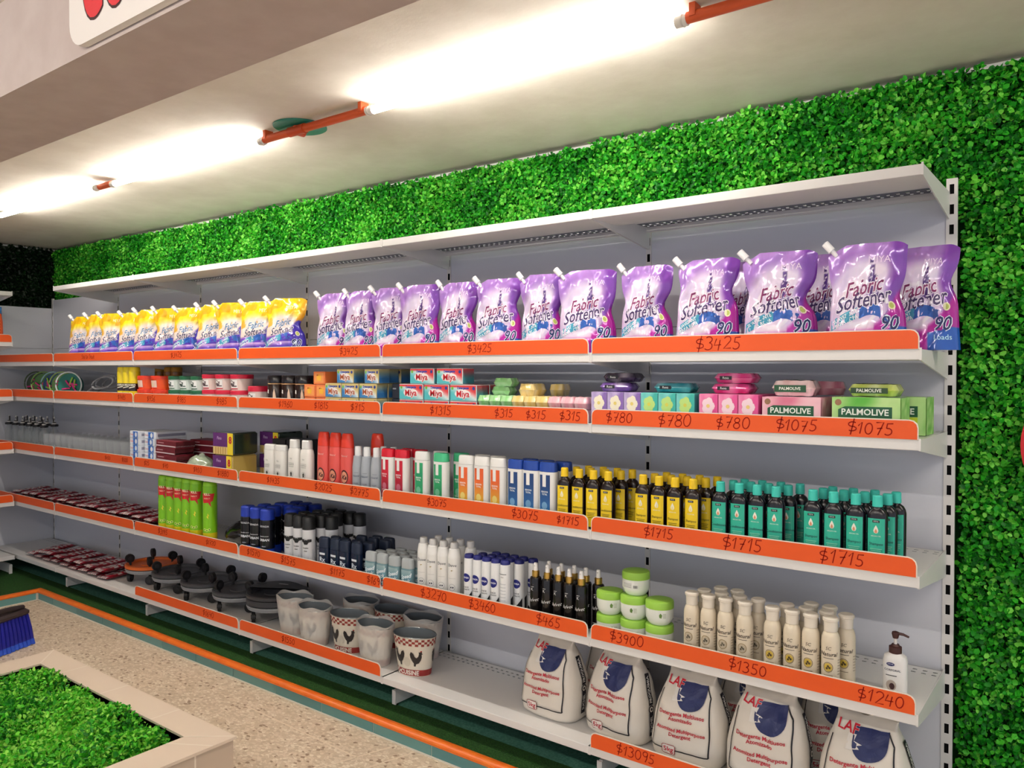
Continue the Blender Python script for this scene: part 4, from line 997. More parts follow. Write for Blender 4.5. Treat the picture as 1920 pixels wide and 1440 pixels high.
def d_palm(light, dark, fl):
    def f(b, F, S, T, w, d, h):
        b.grid(lambda u, v: F(-w / 2 + .001 + (w - .002) * u, .001 + (h - .002) * v, 0), 16, 8, lambda u, v: q8(mix(light, dark, 1.6 * noise.noise(Vector((u * 2.4, v * 2, 4.4))) + .25 + (u - .5) * .6)), 'satin')
        b.add([F(-w * .40, h * .48, 1), F(w * .38, h * .48, 1), F(w * .38, h * .76, 1), F(-w * .30, h * .76, 1), F(-w * .40, h * .68, 1)], [(0, 1, 2, 3, 4)], (18, 84, 52), 'satin')
        b.rect(-w * .40, w * .38, h * .34, h * .47, F, fl, 'satin', 1, 1, 1)
        b.text('PALMOLIVE', -.002, h * .615, w * .135, F, (244, 246, 236), 'satin', 2, 0, .02); b.text('NATURALS', 0, h * .40, w * .06, F, (60, 90, 40), 'satin', 2)
        b.disc(-w * .40, h * .86, .009, .009, F, (150, 110, 80), 'satin', 10, 1)
        b.grid(lambda u, v: S(-d / 2 + .001 + (d - .002) * u, .001 + (h - .002) * v, 0), 6, 6, lambda u, v: q8(mix(light, dark, .4 + noise.noise(Vector((u * 4, v * 4, 2))))), 'satin')
    return f
def soft_pack(name, w, d, h, col, deco=None, seed=1, fin='foil'):
    """flow-wrapped bar: puffy body with crimped ends"""
    t = proto(name); b = MB()
    def P(u, v, top):
        x = (u - .5) * w; y = (v - .5) * d; k = max(0, 1 - abs(2 * u - 1) ** 14) * max(0, 1 - abs(2 * v - 1) ** 12)
        n = .06 * h * noise.noise(Vector((u * 5 + seed, v * 5, seed)))
        return (x, y, h / 2 + (h / 2 * k ** .5 + n * k) * (1 if top else -1))
    cf = (lambda u, v: q8(mix(col, mix(col, (255, 255, 255), .5), .4 + 1.2 * noise.noise(Vector((u * 3, v * 3, seed))))))
    b.grid(lambda u, v: P(u, v, True), 14, 10, cf, fin); b.grid(lambda u, v: P(1 - u, v, False), 14, 10, cf, fin)
    b.build('wrapper', t, smooth=60)
    if deco:
        b = MB(); F = lambda u, v, e=0: (u, P(.5 + u / w, max(.0, .5 - .5 + .06), True)[1] * 0 - d / 2 * (1 - .02 * abs(2 * v / h - 1) ** 2) - .0010 - .0003 * e, v)
        deco(b, F, lambda u, v, e=0: (u, v, P(u / w + .5, v / d + .5, True)[2] + .0008 + .0003 * e), w, d, h); b.build('print', t, smooth=0)
    return t
def d_dark(b, F, T, w, d, h):
    b.rect(-w * .34, -w * .02, h * .34, h * .72, F, (22, 24, 34), 'satin', 2); b.text('Rexa', -w * .18, h * .53, h * .34, F, (240, 240, 240), 'satin', 1)
    b.rect(-w * .3, w * .1, -d * .12, d * .18, T, (24, 26, 36), 'satin', 3); b.text('Rexa', -w * .1, d * .03, d * .26, T, (240, 240, 240), 'satin', 1)
# ---- household goods
def det_bag(seed, topshape=0):
    t = proto('detergent_bag'); rr = random.Random(seed); h = .302
    A = [(0, .112, .066), (.012, .122, .080), (.06, .126, .086), (.16, .118, .080), (.23, .100, .062), (.265, .086, .040), (.288, .078, .022), (h, .080, .010)]
    s = Surf(A, 3.0); sh = rr.uniform(-.012, .012)
    def wob(x, y, z): 
        k = min(1, z / .05)
        return Vector((x + k * (.006 * noise.noise(Vector((z * 14, x * 6, seed))) + sh * z / h), y + k * (.010 * noise.noise(Vector((x * 16, z * 13, seed + 3))) + .005 * noise.noise(Vector((x * 40, z * 22, seed)))), z + .008 * k * noise.noise(Vector((x * 12, y * 12, seed + 9)))))
    b = MB(); rings = []
    n = 44
    for q in range(30):
        z = h * q / 29; a, bb = s.ab(z); r = []
        for j in range(n):
            th = 2 * PI * j / n; c, d = math.cos(th), math.sin(th)
            r.append(wob(a * math.copysign(abs(c) ** (2 / 3), c), bb * math.copysign(abs(d) ** (2 / 3), d), z))
        rings.append(r)
    b.rings(rings, (236, 228, 216), 'satin', True, True); b.build('bag_body', t, smooth=60)
    F = lambda x, z, e=0: wob(*(Vector(s.front(x, z, e)) - Vector((0, .0026, 0))))
    Sd = lambda y, z, e=0: wob(*(Vector(s.side(y, z, e)) + Vector((.0026, 0, 0))))
    b = MB(); K = (26, 24, 34); RD = (196, 36, 60)
    def seg(p, q, w):
        n = max(2, int(math.dist(p, q) / .012)); b.line([(p[0] + (q[0] - p[0]) * k / n, p[1] + (q[1] - p[1]) * k / n) for k in range(n + 1)], w, F, K, 'satin', 1)
    seg((-.104, .046), (.092, .046), .0042); seg((.092, .046), (.080, .24), .0042); seg((-.104, .046), (-.085, .24), .0030); seg((.080, .24), (.060, .275), .0042)
    cx, cz = .018, .226
    b.grid(lambda u, v: F(cx + .046 * math.cos(PI + PI * u) * (v if True else 1), cz + .010 + (.052 * math.sin(PI + PI * u)) * v, 1), 14, 4, (30, 42, 96), 'satin')
    b.grid(lambda u, v: F(cx + .046 * (2 * u - 1), cz + .009 + .040 * v, 1), 8, 4, (30, 42, 96), 'satin')
    b.poly([(0, 0), (.9, .1), (.6, .45), (1.1, .6), (.3, .9), (.5, 1.5), (-.3, 1.5), (-.4, 0)], F, (240, 234, 226), 'satin', 2, (-.032, .214), .028)
    for e, bo, c in ((2, .06, (240, 236, 230)), (3, .03, (208, 26, 50))): b.text('LAF', -.044, .268, .036, F, c, 'satin', e, .1, bo * .7, ang=-.1)
    for s1, s2, z in (('Detergente Multiusos', 'Atomizado', .162), ('Atomized Multipurpose', 'Detergent', .106)):
        b.text(s1, -.006, z + .009, .0178, F, RD, 'satin', 1, 0, .025, sx=.95); b.text(s2, -.006, z - .009, .0178, F, RD, 'satin', 1, 0, .025)
    b.grid(lambda u, v: F(-.062 + .044 * u, .030 + .032 * v, 2), 4, 3, (240, 234, 226), 'satin')
    rb = [(-.062, .034), (-.058, .030), (-.022, .030), (-.018, .034), (-.018, .058), (-.022, .062), (-.058, .062), (-.062, .058)]
    b.line(rb, .0022, F, (150, 30, 40), 'satin', 3, True); b.text('5kg', -.040, .046, .0245, F, RD, 'satin', 3, 0, .02)
    for z, tx in ((.075, 'SUCHEL'), (.195, 'PROQUIMIA')):
        L = .085 if z < .1 else .105
        b.grid(lambda u, v: Sd(-.011 + .022 * v, z - L / 2 + L * u, 1), 6, 1, K, 'satin')
        b.text(tx, -.0, z, .0165, lambda x, y, e=0: Sd(-(y - z), z + x, e + 1), (240, 236, 230), 'satin', 1, 0, .02)
    b.disc(0, .128, .014, .014, Sd, K, 'satin', 14, 1); b.disc(0, .128, .0095, .0095, Sd, (236, 228, 216), 'satin', 12, 2); b.disc(0, .128, .005, .005, Sd, K, 'satin', 10, 3)
    b.build('bag_print', t, smooth=0)
    # gathered top
    b = MB()
    def T(u, v):
        x = (u - .5) * .15 * (1 + .25 * v); y = .012 * math.sin(u * 17 + seed) * v + .006 * math.sin(u * 9) - .03 * v * v
        return Vector((x + sh, y, h - .004 + .022 * v * (1 + .3 * math.sin(u * 6 + seed))))
    b.grid(T, 24, 5, (230, 224, 214), 'satin'); b.grid(lambda u, v: T(1 - u, v) + Vector((0, .0015, 0)), 24, 5, (226, 220, 210), 'satin')
    b.line([(0, 0), (1, 0)], .2, lambda x, z, e=0: T(min(1, max(0, .15 + .3 * x)), min(1, max(0, .5 + z))) - Vector((0, .002, 0)), K, 'satin')
    b.build('gathered_top', t, smooth=60)
    return t
ROOST = [(-.55, -1.0), (-.30, -1.0), (-.25, -.72), (.10, -.60), (.35, -.25), (.46, .15), (.42, .50), (.60, .55), (.44, .66), (.46, .86), (.34, .78), (.28, .92), (.18, .78), (.05, .82), (.08, .55), (.0, .25), (-.22, .05), (-.45, .20), (-.62, .60), (-.92, .78), (-1.05, .45), (-.98, .05), (-.78, -.35), (-.55, -.62)]
def bucket(kind):
    """oval tin bucket; kind 'p' printed, 'v' wrapped in thin translucent paper"""
    t = proto('tin_bucket'); h = .165
    s = Surf([(0, .074, .050), (h, .099, .066)], 2.0)
    b = MB(); s.body(b, (232, 222, 204), 'satin', 36, True, False)
    inn = Surf([(h, .0975, .0645), (.01, .072, .048)], 2.0); inn.body(b, (120, 128, 134), 'steel', 36, False, True)
    b.build('bucket_body', t)
    b = MB(); n = 40; b.tube([(.0995 * math.cos(2 * PI * j / n), .0665 * math.sin(2 * PI * j / n), h) for j in range(n + 1)], .0022, (150, 154, 156), 'metal', 6, cap=False); b.build('rim', t)
    def wrap(tt, z, e=0):
        a, bb = s.ab(max(0, min(h, z))); k = tt / .082; return ((a + .0012 + .0004 * e) * math.sin(k), -(bb + .0012 + .0004 * e) * math.cos(k), z)
    b = MB(); RC = (150, 52, 44)
    for row in range(3):
        for k in range(-19, 20):
            if (k + row) % 2: b.rect(k * .0125, k * .0125 + .0125, h - .006 - .0095 * (row + 1), h - .006 - .0095 * row, wrap, RC, 'satin', 1)
    b.rect(-.235, .235, .004, .030, wrap, (158, 46, 44), 'satin', 30)
    for k in range(-19, -3):
        for row in range(3):
            if (k + row) % 2: b.rect(k * .0125, k * .0125 + .0125, .004 + row * .0087, .0127 + row * .0087, wrap, (238, 228, 214), 'satin', 1, 1, 1)
    b.text('CUISINE', .010, .0165, .026, wrap, (240, 232, 220), 'satin', 2, 0, .03)
    for x0, flip, kk in ((-.046, -1, .036), (.052, 1, .034), (.145, -1, .036), (-.15, 1, .034)):
        pts = [(x * flip, y) for x, y in ROOST]; b.poly(pts if flip > 0 else pts[::-1], wrap, (44, 38, 36), 'satin', 1, (x0, .080), kk)
        b.poly([(.30 * flip, .80), (.46 * flip, .86), (.42 * flip, .98), (.2 * flip, .95)], wrap, (170, 50, 40), 'satin', 2, (x0, .080), kk)
    b.disc(.002, .062, .016, .020, wrap, (214, 204, 186), 'satin', 12, 1)
    b.build('rooster_print', t, smooth=0)
    if kind == 'v':
        b = MB(); n = 40; rings = []
        for q in range(9):
            z = .001 + (h + .012) * q / 8; a, bb = s.ab(min(h, z)); r = []
            for j in range(n):
                th = 2 * PI * j / n; k = 1.03 + .02 * noise.noise(Vector((math.cos(th) * 3, math.sin(th) * 3, z * 25)))
                r.append((a * k * math.cos(th), bb * (k + .02) * math.sin(th), z + (.006 * math.sin(th * 5) if q == 8 else 0)))
            rings.append(r)
        b.rings(rings, (252, 246, 238), 'veil', False, False); b.build('wrapping_film', t, smooth=60)
    return t
def wheel(b, x, y, z, a, r=.026):
    c, s = math.cos(a), math.sin(a)
    b.tube([(x - .009 * s, y + .009 * c, z), (x - .0135 * s * 0, y, z), (x + .009 * s, y - .009 * c, z)], r, (22, 21, 24), 'satin', 14)
    b.tube([(x - .0125 * s, y + .0125 * c, z), (x + .0125 * s, y - .0125 * c, z)], r * .45, (40, 38, 42), 'satin', 8)
def dolly(c1, top_up=True, tall=False):
    """round plant dolly on castors; a second one lies upside down on it"""
    t = proto('plant_dolly')
    r = .145; z0 = .062
    b = MB(); b.lathe([(z0, r * .90), (z0 + .004, r * .96), (z0 + .018, r), (z0 + .024, r * .99)], (150, 150, 152) , 'satin', 40, cap1=True); b.build('lower_disc', t)
    if tall:
        b = MB(); b.lathe([(z0 + .026, r * .96), (z0 + .032, r), (z0 + .050, r), (z0 + .056, r * .97)], (62, 62, 66), 'satin', 40); b.build('middle_disc', t)
        z0 += .032
    b = MB(); b.lathe([(z0 + .0265, r * .96), (z0 + .030, r * 1.01), (z0 + .044, r * 1.01), (z0 + .048, r * .97), (z0 + .046, r * .84), (z0 + .036, r * .80), (z0 + .036, r * .40), (z0 + .040, r * .38)], c1, 'satin', 40); b.build('upper_disc', t)
    for k in range(4):
        a = R(45 + 90 * k + 12); x, y = r * .80 * math.cos(a), r * .80 * math.sin(a)
        q = MB(); wheel(q, x, y, .0265, a + 1.2); q.tube([(x, y, .034), (x, y, z0 if not tall else .062)], .007, (30, 30, 32), 'satin', 8); q.build('castor', t)
        if top_up:
            q = MB(); wheel(q, x * 1.02, y * 1.02, z0 + .078, a + .4); q.tube([(x, y, z0 + .038), (x, y, z0 + .070)], .007, (30, 30, 32), 'satin', 8); q.build('castor', t)
    if tall:
        q = MB()
        def H(u, v): 
            x = -.15 + .33 * u; wv = .07 * (.45 + .55 * math.sin(PI * min(1, u * 1.1))) * (2 * v - 1)
            return (x, wv, z0 + .062 + .018 * math.sin(u * 2.6))
        q.grid(H, 20, 6, (52, 52, 56), 'satin'); q.grid(lambda u, v: (H(1 - u, v)[0], H(1 - u, v)[1], H(1 - u, v)[2] - .010), 20, 6, (40, 40, 44), 'satin')
        q.disc(-.085, 0, .028, .020, lambda x, y, e=0: (x, y, z0 + .074 + .0006 * e), (16, 16, 18), 'satin', 20, 2)
        q.rect(.02, .075, -.004, .004, lambda x, y, e=0: (x, y, z0 + .0835), (200, 200, 200), 'satin', 2); q.build('carry_handle', t)
    return t
def red_pack(seed):
    t = proto('napkin_packet'); w, d, h = .125, .235, .022; rr = random.Random(seed); b = MB()
    def P(u, v, top):
        x = (u - .5) * w; y = (v - .5) * d; k = max(0, 1 - abs(2 * u - 1) ** 4) * max(0, 1 - abs(2 * v - 1) ** 8)
        n = .006 * noise.noise(Vector((u * 6 + seed, v * 9, seed))) + .003 * noise.noise(Vector((u * 15, v * 20, seed)))
        return (x, y, h / 2 + .004 * math.sin(v * 5 + seed) + ((h / 2) * k ** .5 + n * k if top else -(h / 2) * k ** .5))
    def art(u, v):
        c = (176, 20, 44) if noise.noise(Vector((u * 4, v * 5, seed))) < .12 else (206, 60, 80)
        if (v < .07) or (v > .93): c = (226, 214, 212) if (int(u * 16) % 3) else (150, 20, 40)
        if abs(math.hypot((u - .5) * 1.0, (v - .28) * 1.9) - .20) < .09 and v < .5: c = (232, 210, 208)
        if .50 < v < .70 and .08 < u < .92: c = (236, 228, 226) if abs(v - .615) > .02 else (170, 30, 50)
        if .74 < v < .84 and .1 < u < .8: c = (232, 220, 218)
        if .36 < v < .44 and (.1 < u < .9) and noise.noise(Vector((u * 7, v * 3, seed))) > -.1: c = (234, 222, 220)
        if u < .06 or u > .94: c = (110, 12, 30)
        return c
    b.grid(lambda u, v: P(u, v, True), 18, 30, art, 'foil'); b.grid(lambda u, v: P(1 - u, v, False), 8, 12, (120, 14, 30), 'foil')
    b.build('packet_body', t, smooth=60); return t
def glass_tumbler():
    t = proto('drinking_glass'); b = MB()
    b.lathe([(0, .024), (.002, .026), (.115, .034), (.1155, .0325), (.008, .0245), (.008, .001)], (206, 210, 214), 'clear', 16, cap1=False); b.build('glass_body', t)
    return t
def pourer_bottle():
    t = proto('pourer_bottle'); b = MB()
    b.lathe([(0, .026), (.003, .028), (.110, .028), (.135, .014), (.155, .012)], (196, 204, 204), 'clear', 16); b.build('glass_body', t)
    b = MB(); b.lathe([(.150, .024), (.158, .026), (.164, .024), (.166, .012), (.176, .012), (.180, .006)], (22, 20, 22), 'satin', 14)
    b.lathe([(.1665, .0135), (.1745, .0135)], (226, 222, 216), 'satin', 12); b.tube([(0, 0, .178), (0, 0, .205), (.006, 0, .214)], .0055, (226, 222, 216), 'satin', 8); b.tube([(.011, 0, .176), (.012, 0, .210)], .004, (22, 20, 22), 'satin', 6)
    b.build('pourer', t); return t
def peg_basket(base, rim):
    """round clear-fronted pack lying on its edge, pegs inside"""
    t = proto('peg_basket'); r = .082; b = MB()
    b.tube([(0, .030, r), (0, .026, r), (0, .0, r)], r * .92, base, 'satin', 32); b.build('basket_back', t)
    b = MB(); n = 36; b.tube([(r * math.cos(2 * PI * k / n), -.012, r + .003 + r * math.sin(2 * PI * k / n)) for k in range(n + 1)], .0045, rim, 'satin', 6, cap=False); b.build('rim', t)
    for k in range(7):
        a = rng.uniform(0, 2 * PI); x = rng.uniform(-.04, .04); z = rng.uniform(.035, .10) + .01; L = .026
        q = MB(); dx, dz = L * math.cos(a), L * math.sin(a)
        q.tube([(x - dx, -.006, z - dz), (x, -.010, z), (x + dx, -.006, z + dz)], .0055, ((226, 50, 130), (150, 206, 70), (226, 60, 140))[k % 3], 'satin', 6); q.build('peg', t)
    return t
def hoop():
    t = proto('wire_hanger'); b = MB(); n = 30
    b.tube([(.075 * math.cos(2 * PI * k / n), .0, .05 + .045 * math.sin(2 * PI * k / n)) for k in range(n + 1)], .0055, (150, 150, 156), 'satin', 6, cap=False)
    b.build('loop', t)
    b = MB(); b.tube([(-.072, 0, .04), (-.13, .002, .012), (-.17, .004, .004)], .006, (120, 120, 126), 'satin', 6); b.build('hook', t)
    return t
def lump(name, w, d, h, col, seed, fin='foil', stripes=None):
    t = proto(name); b = MB(); rings = []; n = 26
    for q in range(12):
        k = q / 11; z = h * k; f = (math.sin(PI * (.12 + .86 * k))) ** .5; r = []
        for j in range(n):
            th = 2 * PI * j / n; g = f * (1 + .22 * noise.noise(Vector((math.cos(th) * 1.6 + seed, math.sin(th) * 1.6, k * 3))) + .10 * noise.noise(Vector((math.cos(th) * 5 + seed, math.sin(th) * 5, k * 8))))
            r.append((w / 2 * g * math.cos(th), d / 2 * g * math.sin(th), z + .012 * k * noise.noise(Vector((th * 2, seed, k * 4)))))
        rings.append(r)
    b.rings(rings, col, fin); 
    b.build('bag_body', t, smooth=60)
    b = MB(); b.tube([(w * .05, 0, h * .96), (w * .10, -.005, h * 1.02), (w * .2, -.01, h * 1.0)], .010, mix(col, (255, 255, 255), .3), fin, 8, r2=.016); b.build('twisted_end', t)
    return t

# ================================================================ stocking the shelves
# ---- highest stocked shelf: pouches
z = Z[1]
k = 0
yx = [-4.78, -4.585, -4.385, -4.175, -3.97, -3.775, -3.565, -3.345, -3.155, -2.965, -2.735]
for i, x in enumerate(yx):
    s = 1.0 if i != 10 else 1.04
    put(YEL[i % 3], x, -.335 + .012 * (i % 2), z, f'yellow and violet softener pouch, {ORD[i]} from left in the front row', 'pouch', 'yellow softener pouches', R(rng.uniform(22, 34)), (s * rng.uniform(.96, 1.04), 1, rng.uniform(.97, 1.0)))
for i, x in enumerate([-4.70, -4.28, -3.66, -3.06]):
    put(YEL[(i + 1) % 3], x, -.20, z, f'yellow and violet softener pouch standing behind the front row, {ORD[i]} from left', 'pouch', 'yellow softener pouches', R(rng.uniform(20, 32)), (.95, 1, .98))
px_ = [(-2.385, .98), (-2.205, .88), (-2.020, .94), (-1.845, .92), (-1.655, .88), (-1.450, .95), (-1.250, .85), (-1.055, 1.0), (-.835, .93), (-.620, 1.05), (-.395, 1.08), (-.150, 1.0)]
for i, (x, s) in enumerate(px_):
    put(PUR[(i * 3 + 1) % 4], x, -.330 - .014 * (i % 2), z, f'purple lavender softener pouch, {ORD[i]} from left in the front row', 'pouch', 'purple softener pouches', R(rng.uniform(10, 18) if i < 8 else rng.uniform(2, 9)), (s * (1.0 if i < 8 else .96), 1, 1.0 + .015 * (i > 8)))
for i, (x, y, lab) in enumerate([(-.035, -.225, 'purple softener pouch at the shelf end, its blue foot showing past the orange strip'), (-.545, -.215, 'purple softener pouch in shade behind the two widest front ones'), (-.305, -.215, 'purple softener pouch in shade just behind the second last front one')]):
    put(PUR[i % 4], x, y, z, lab, 'pouch', 'purple softener pouches', R(-3), (.92, 1, 1.01))

# ---- second stocked shelf
z = Z[2]
yc = can(.062, .198, [(0, .36, (240, 214, 30)), (.36, .62, (40, 26, 20)), (.62, 1, (240, 214, 30))], 'spray_can', ((246, 222, 40), .03, .98), m_yel)
spread(yc, 'yellow spray can with dark band', 'spray can', 'yellow spray cans', [-4.215, -4.145, -4.078], [-.37], z, face=30)
bc = can(.062, .198, [(0, 1, (150, 96, 26))], 'spray_can', ((196, 140, 40), .03, .98))
spread(bc, 'amber brown spray can behind the orange tubs', 'spray can', 'amber spray cans', [-4.048, -3.945, -3.872], [-.235], z)
TO = tub((238, 84, 26), (226, 56, 24), (250, 226, 190), .0735, .062); TG = tub((224, 232, 226), (20, 96, 60), (30, 60, 50), .0735, .050); TR = tub((236, 214, 206), (206, 24, 60), (60, 24, 40), .0785, .054)
for P_, desc, xs, grp, hh in ((TO, 'orange hair gel tub', [-3.96, -3.815], 'orange gel tubs', .0745), (TG, 'white gel tub with dark green lid', [-3.66, -3.55, -3.44], 'green lidded gel tubs', .0745), (TR, 'white gel tub with red lid', [-3.325, -3.205, -3.075], 'red lidded gel tubs', .0795)):
    for L in (0, 1):
        for i, x in enumerate(xs): put(P_, x, -.345, z + L * hh, f'{desc}, {ORD[i]} from left in the {"upper" if L else "lower"} layer', 'tub', grp, R(rng.uniform(-5, 5)))
put(TR, -2.95, -.33, z, 'single white gel tub with red lid beside the dark jars', 'tub', 'red lidded gel tubs', 0, (1, 1, 1.3))
JB = jar_black(); spread(JB, 'dark brown hair mask jar', 'jar', 'dark hair mask jars', [-2.785, -2.685, -2.582], [-.345], z, face=20)
spread(JB, 'dark hair mask jar standing in the back', 'jar', 'dark hair mask jars', [-2.66, -2.555], [-.22], z)
def d_or(b, F, S, T, w, d, h):
    b.rect(-w * .40, w * .40, h * .12, h * .88, F, (246, 160, 90), 'satin'); b.poly([(-.6, -.6), (.6, -.6), (.8, .3), (0, .9), (-.8, .2)], F, (250, 190, 60), 'satin', 1, (0, h * .5), .020); b.rect(-w * .2, w * .05, h * .68, h * .76, F, (180, 60, 20), 'satin', 1, 1, 1)
OB = box_pack('soap_box', .078, .075, .0565, (240, 128, 70), d_or)
for L, xs in ((0, (-2.49, -2.409)), (1, (-2.49, -2.409)), (2, (-2.425,))):
    for i, x in enumerate(xs): put(OB, x, -.355, z + L * .0585, f'orange translucent soap box, {"upmost of its stack" if L == 2 else ORD[i] + " from left in layer " + str(L + 1)}', 'box', 'orange soap boxes')
MG = box_pack('detergent_soap_box', .106, .062, .0605, (204, 186, 130), lambda *a: d_miya(*a, gold=True)); MR = box_pack('detergent_soap_box', .131, .070, .0615, (206, 226, 226), d_miya)
MD = box_pack('detergent_soap_box', .062, .060, .0605, (58, 60, 72), d_plain((58, 60, 72)))
for L, xs in ((0, (-2.318, -2.209, -2.098)), (1, (-2.318, -2.209, -2.098)), (2, (-2.240, -2.075))):
    for i, x in enumerate(xs): put(MG, x, -.372, z + L * .062, f'gold and blue detergent soap box, {ORD[i]} from left, {["lowest", "middle", "upmost"][L]} layer', 'box', 'gold detergent soap boxes', 0, (1 if L < 2 or i == 0 else .8, 1, 1))
for j in range(3):
    for L in (0, 1, 2):
        put(MG, -2.098 + .008 * j, -.305 + .066 * j, z + L * .062, f'gold detergent soap box running back, {ORD[j]} behind the front one, layer {L + 1}', 'box', 'gold detergent soap boxes')
for j in range(3):
    for L in (0, 1): put(MD, -1.998 + .0 * j, -.30 + .066 * j, z + L * .062, f'dark wrapped soap box beside the gold stack, {ORD[j]} from front, layer {L + 1}', 'box', 'dark soap boxes')
for L, xs in ((0, (-1.845, -1.708, -1.571)), (1, (-1.845, -1.708, -1.571)), (2, (-1.785, -1.640))):
    for i, x in enumerate(xs): put(MR, x, -.370, z + L * .063, f'red and teal detergent soap box, {ORD[i]} from left, {["lowest", "middle", "upmost"][L]} layer', 'box', 'red and teal detergent soap boxes', R(rng.uniform(-1, 1)))
for i, x in enumerate((-1.845, -1.708, -1.571)):
    for L in (0, 1): put(MR, x, -.290, z + L * .063, f'red and teal detergent soap box behind, {ORD[i]} from left, layer {L + 1}', 'box', 'red and teal detergent soap boxes')
for nm, c, x0, desc in (('soap_bar', (150, 218, 140), -1.476, 'pale green'), ('soap_bar', (246, 214, 130), -1.318, 'pale yellow'), ('soap_bar', (248, 184, 196), -1.158, 'pale pink')):
    SB = soft_pack(nm, .0525, .085, .043, c, None, x0)
    for L in (0, 1):
        for i in range(3): put(SB, x0 + .0535 * i, -.36, z + .002 + L * .043, f'{desc} wrapped soap bar, {ORD[i]} from left in the {["lower", "upper"][L]} layer', 'soap', desc + ' soap bars', R(rng.uniform(-2, 2)))
    if 'green' in desc:
        for L in (0, 1): put(SB, -1.425 + .01 * L, -.335, z + .087 + L * .032, f'pale green soap bar lying crosswise, {["lower", "upper"][L]} of two on the green stack', 'soap', 'pale green soap bars', R(90), (1, 1, .75))
    if 'yellow' in desc:
        put(SB, -1.285, -.35, z + .087, 'pale yellow soap bar leaning at the front of its stack', 'soap', 'pale yellow soap bars', R(80), (1.3, .9, 1.05)); put(SB, -1.225, -.26, z + .087, 'pale yellow soap bar lying at the back of its stack', 'soap', 'pale yellow soap bars', R(12))
for c1, c2, fl, x0, desc in (((206, 190, 228), (140, 110, 184), (248, 240, 214), -.975, 'lilac'), ((130, 214, 210), (60, 180, 170), (190, 226, 130), -.789, 'teal'), ((246, 150, 190), (226, 80, 150), (250, 220, 230), -.589, 'pink')):
    SX = box_pack('soap_carton', .0605, .080, .108, mix(c1, c2, .5), d_flower(c1, c2, fl))
    for j, y in enumerate((-.362, -.278)):
        for i in range(3): put(SX, x0 + .0622 * i, y, z, f'{desc} flowered soap carton, {ORD[i]} from left, {ROWN[j]}', 'soap carton', desc + ' soap cartons')
for col, x, y, L, dz, w, desc, rz in (((108, 76, 150), -.925, -.35, 0, .1095, .112, 'violet soap pack lying on the lilac cartons', 6), ((50, 40, 62), -.915, -.34, 1, .1095, .118, 'black and cream soap pack, upmost on the lilac cartons', 3), ((24, 130, 150), -.722, -.34, 0, .1095, .125, 'dark teal soap pack lying on the teal cartons', 2), ((206, 40, 120), -.527, -.345, 0, .1095, .120, 'magenta soap pack lying on the pink cartons, lower of two', 0), ((214, 50, 128), -.518, -.345, 1, .1095, .120, 'magenta soap pack, upper of the two on the pink cartons', -3)):
    q = soft_pack('soap_pack', w, .078, .030, col, d_dark, x * 7); put(q, x, y, z + dz + L * .0315, desc, 'soap pack', 'soap packs lying on cartons', R(rz))
PP = box_pack('soap_multipack', .168, .11, .104, (238, 170, 190), d_palm((246, 196, 206), (222, 120, 150), (236, 226, 220)), 'foil', .006); PG = box_pack('soap_multipack', .176, .11, .107, (150, 206, 110), d_palm((190, 226, 150), (90, 176, 60), (206, 220, 50)), 'foil', .006)
put(PP, -.340, -.345, z, 'pink soap multipack with dark green name band', 'soap multipack', 'soap multipacks'); put(PG, -.140, -.345, z, 'green soap multipack with dark green name band at the shelf end', 'soap multipack', 'soap multipacks')
put(PP, -.325, -.225, z, 'pink soap multipack standing behind the front pink one', 'soap multipack', 'soap multipacks'); put(PG, -.100, -.225, z, 'green soap multipack standing behind the front green one', 'soap multipack', 'soap multipacks')
def d_band(c):
    def f(b, F, T, w, d, h):
        b.rect(-w * .45, w * .3, h * .25, h * .70, F, c, 'satin', 3); b.text('PALMOLIVE', -w * .08, h * .47, w * .10, F, (240, 240, 230), 'satin', 1, 0, .02)
        b.rect(-w * .4, w * .4, -d * .30, d * .15, T, c, 'satin', 4); b.text('PALMOLIVE', 0, -d * .08, w * .12, T, (240, 240, 230), 'satin', 1, 0, .02)
    return f
q = soft_pack('soap_pack', .120, .07, .045, (244, 200, 200), d_band((30, 80, 50)), 3); put(q, -.340, -.35, z + .106, 'pink and white soap bar tilted on the pink multipack', 'soap pack', 'soap packs lying on cartons', R(2))
q = soft_pack('soap_pack', .10, .07, .04, (150, 80, 100), None, 5); put(q, -.275, -.265, z + .108, 'dull red soap bar behind the tilted one on the pink multipack', 'soap pack', 'soap packs lying on cartons', R(10))
q = soft_pack('soap_pack', .128, .07, .034, (196, 214, 90), d_band((40, 70, 40)), 4); put(q, -.125, -.345, z + .1085, 'yellow-green soap bar lying on the green multipack', 'soap pack', 'soap packs lying on cartons', R(-2))
# corner goods
for i, (x, y, b_, r_) in enumerate([(-5.58, -.28, (44, 60, 30), (60, 80, 50)), (-5.42, -.30, (70, 120, 50), (130, 170, 90)), (-5.27, -.30, (24, 70, 110), (150, 190, 200)), (-5.12, -.31, (110, 150, 80), (160, 190, 110)), (-4.98, -.33, (16, 110, 96), (226, 232, 230))]):
    put(peg_basket(b_, r_), x, y, z, ['dark olive', 'leaf green', 'blue', 'pale green', 'teal and white rimmed'][i] + ' round peg basket standing on edge in the corner', 'peg basket', 'round peg baskets', R(38))
H = hoop()
for i, (x, y, zz, ry) in enumerate([(-4.66, -.20, .0, -10), (-4.60, -.27, .0, -13), (-4.50, -.34, .0, -11), (-4.44, -.13, .0, -8)]):
    put(H, x, y, z + .022 + .24 * math.sin(R(-ry)) + zz, f'grey oval wire hanger in the loose pile, {ORD[i]} from left', 'hanger', 'grey wire hangers', R(6), (1.45, 1.3, .72), R(10), R(ry))

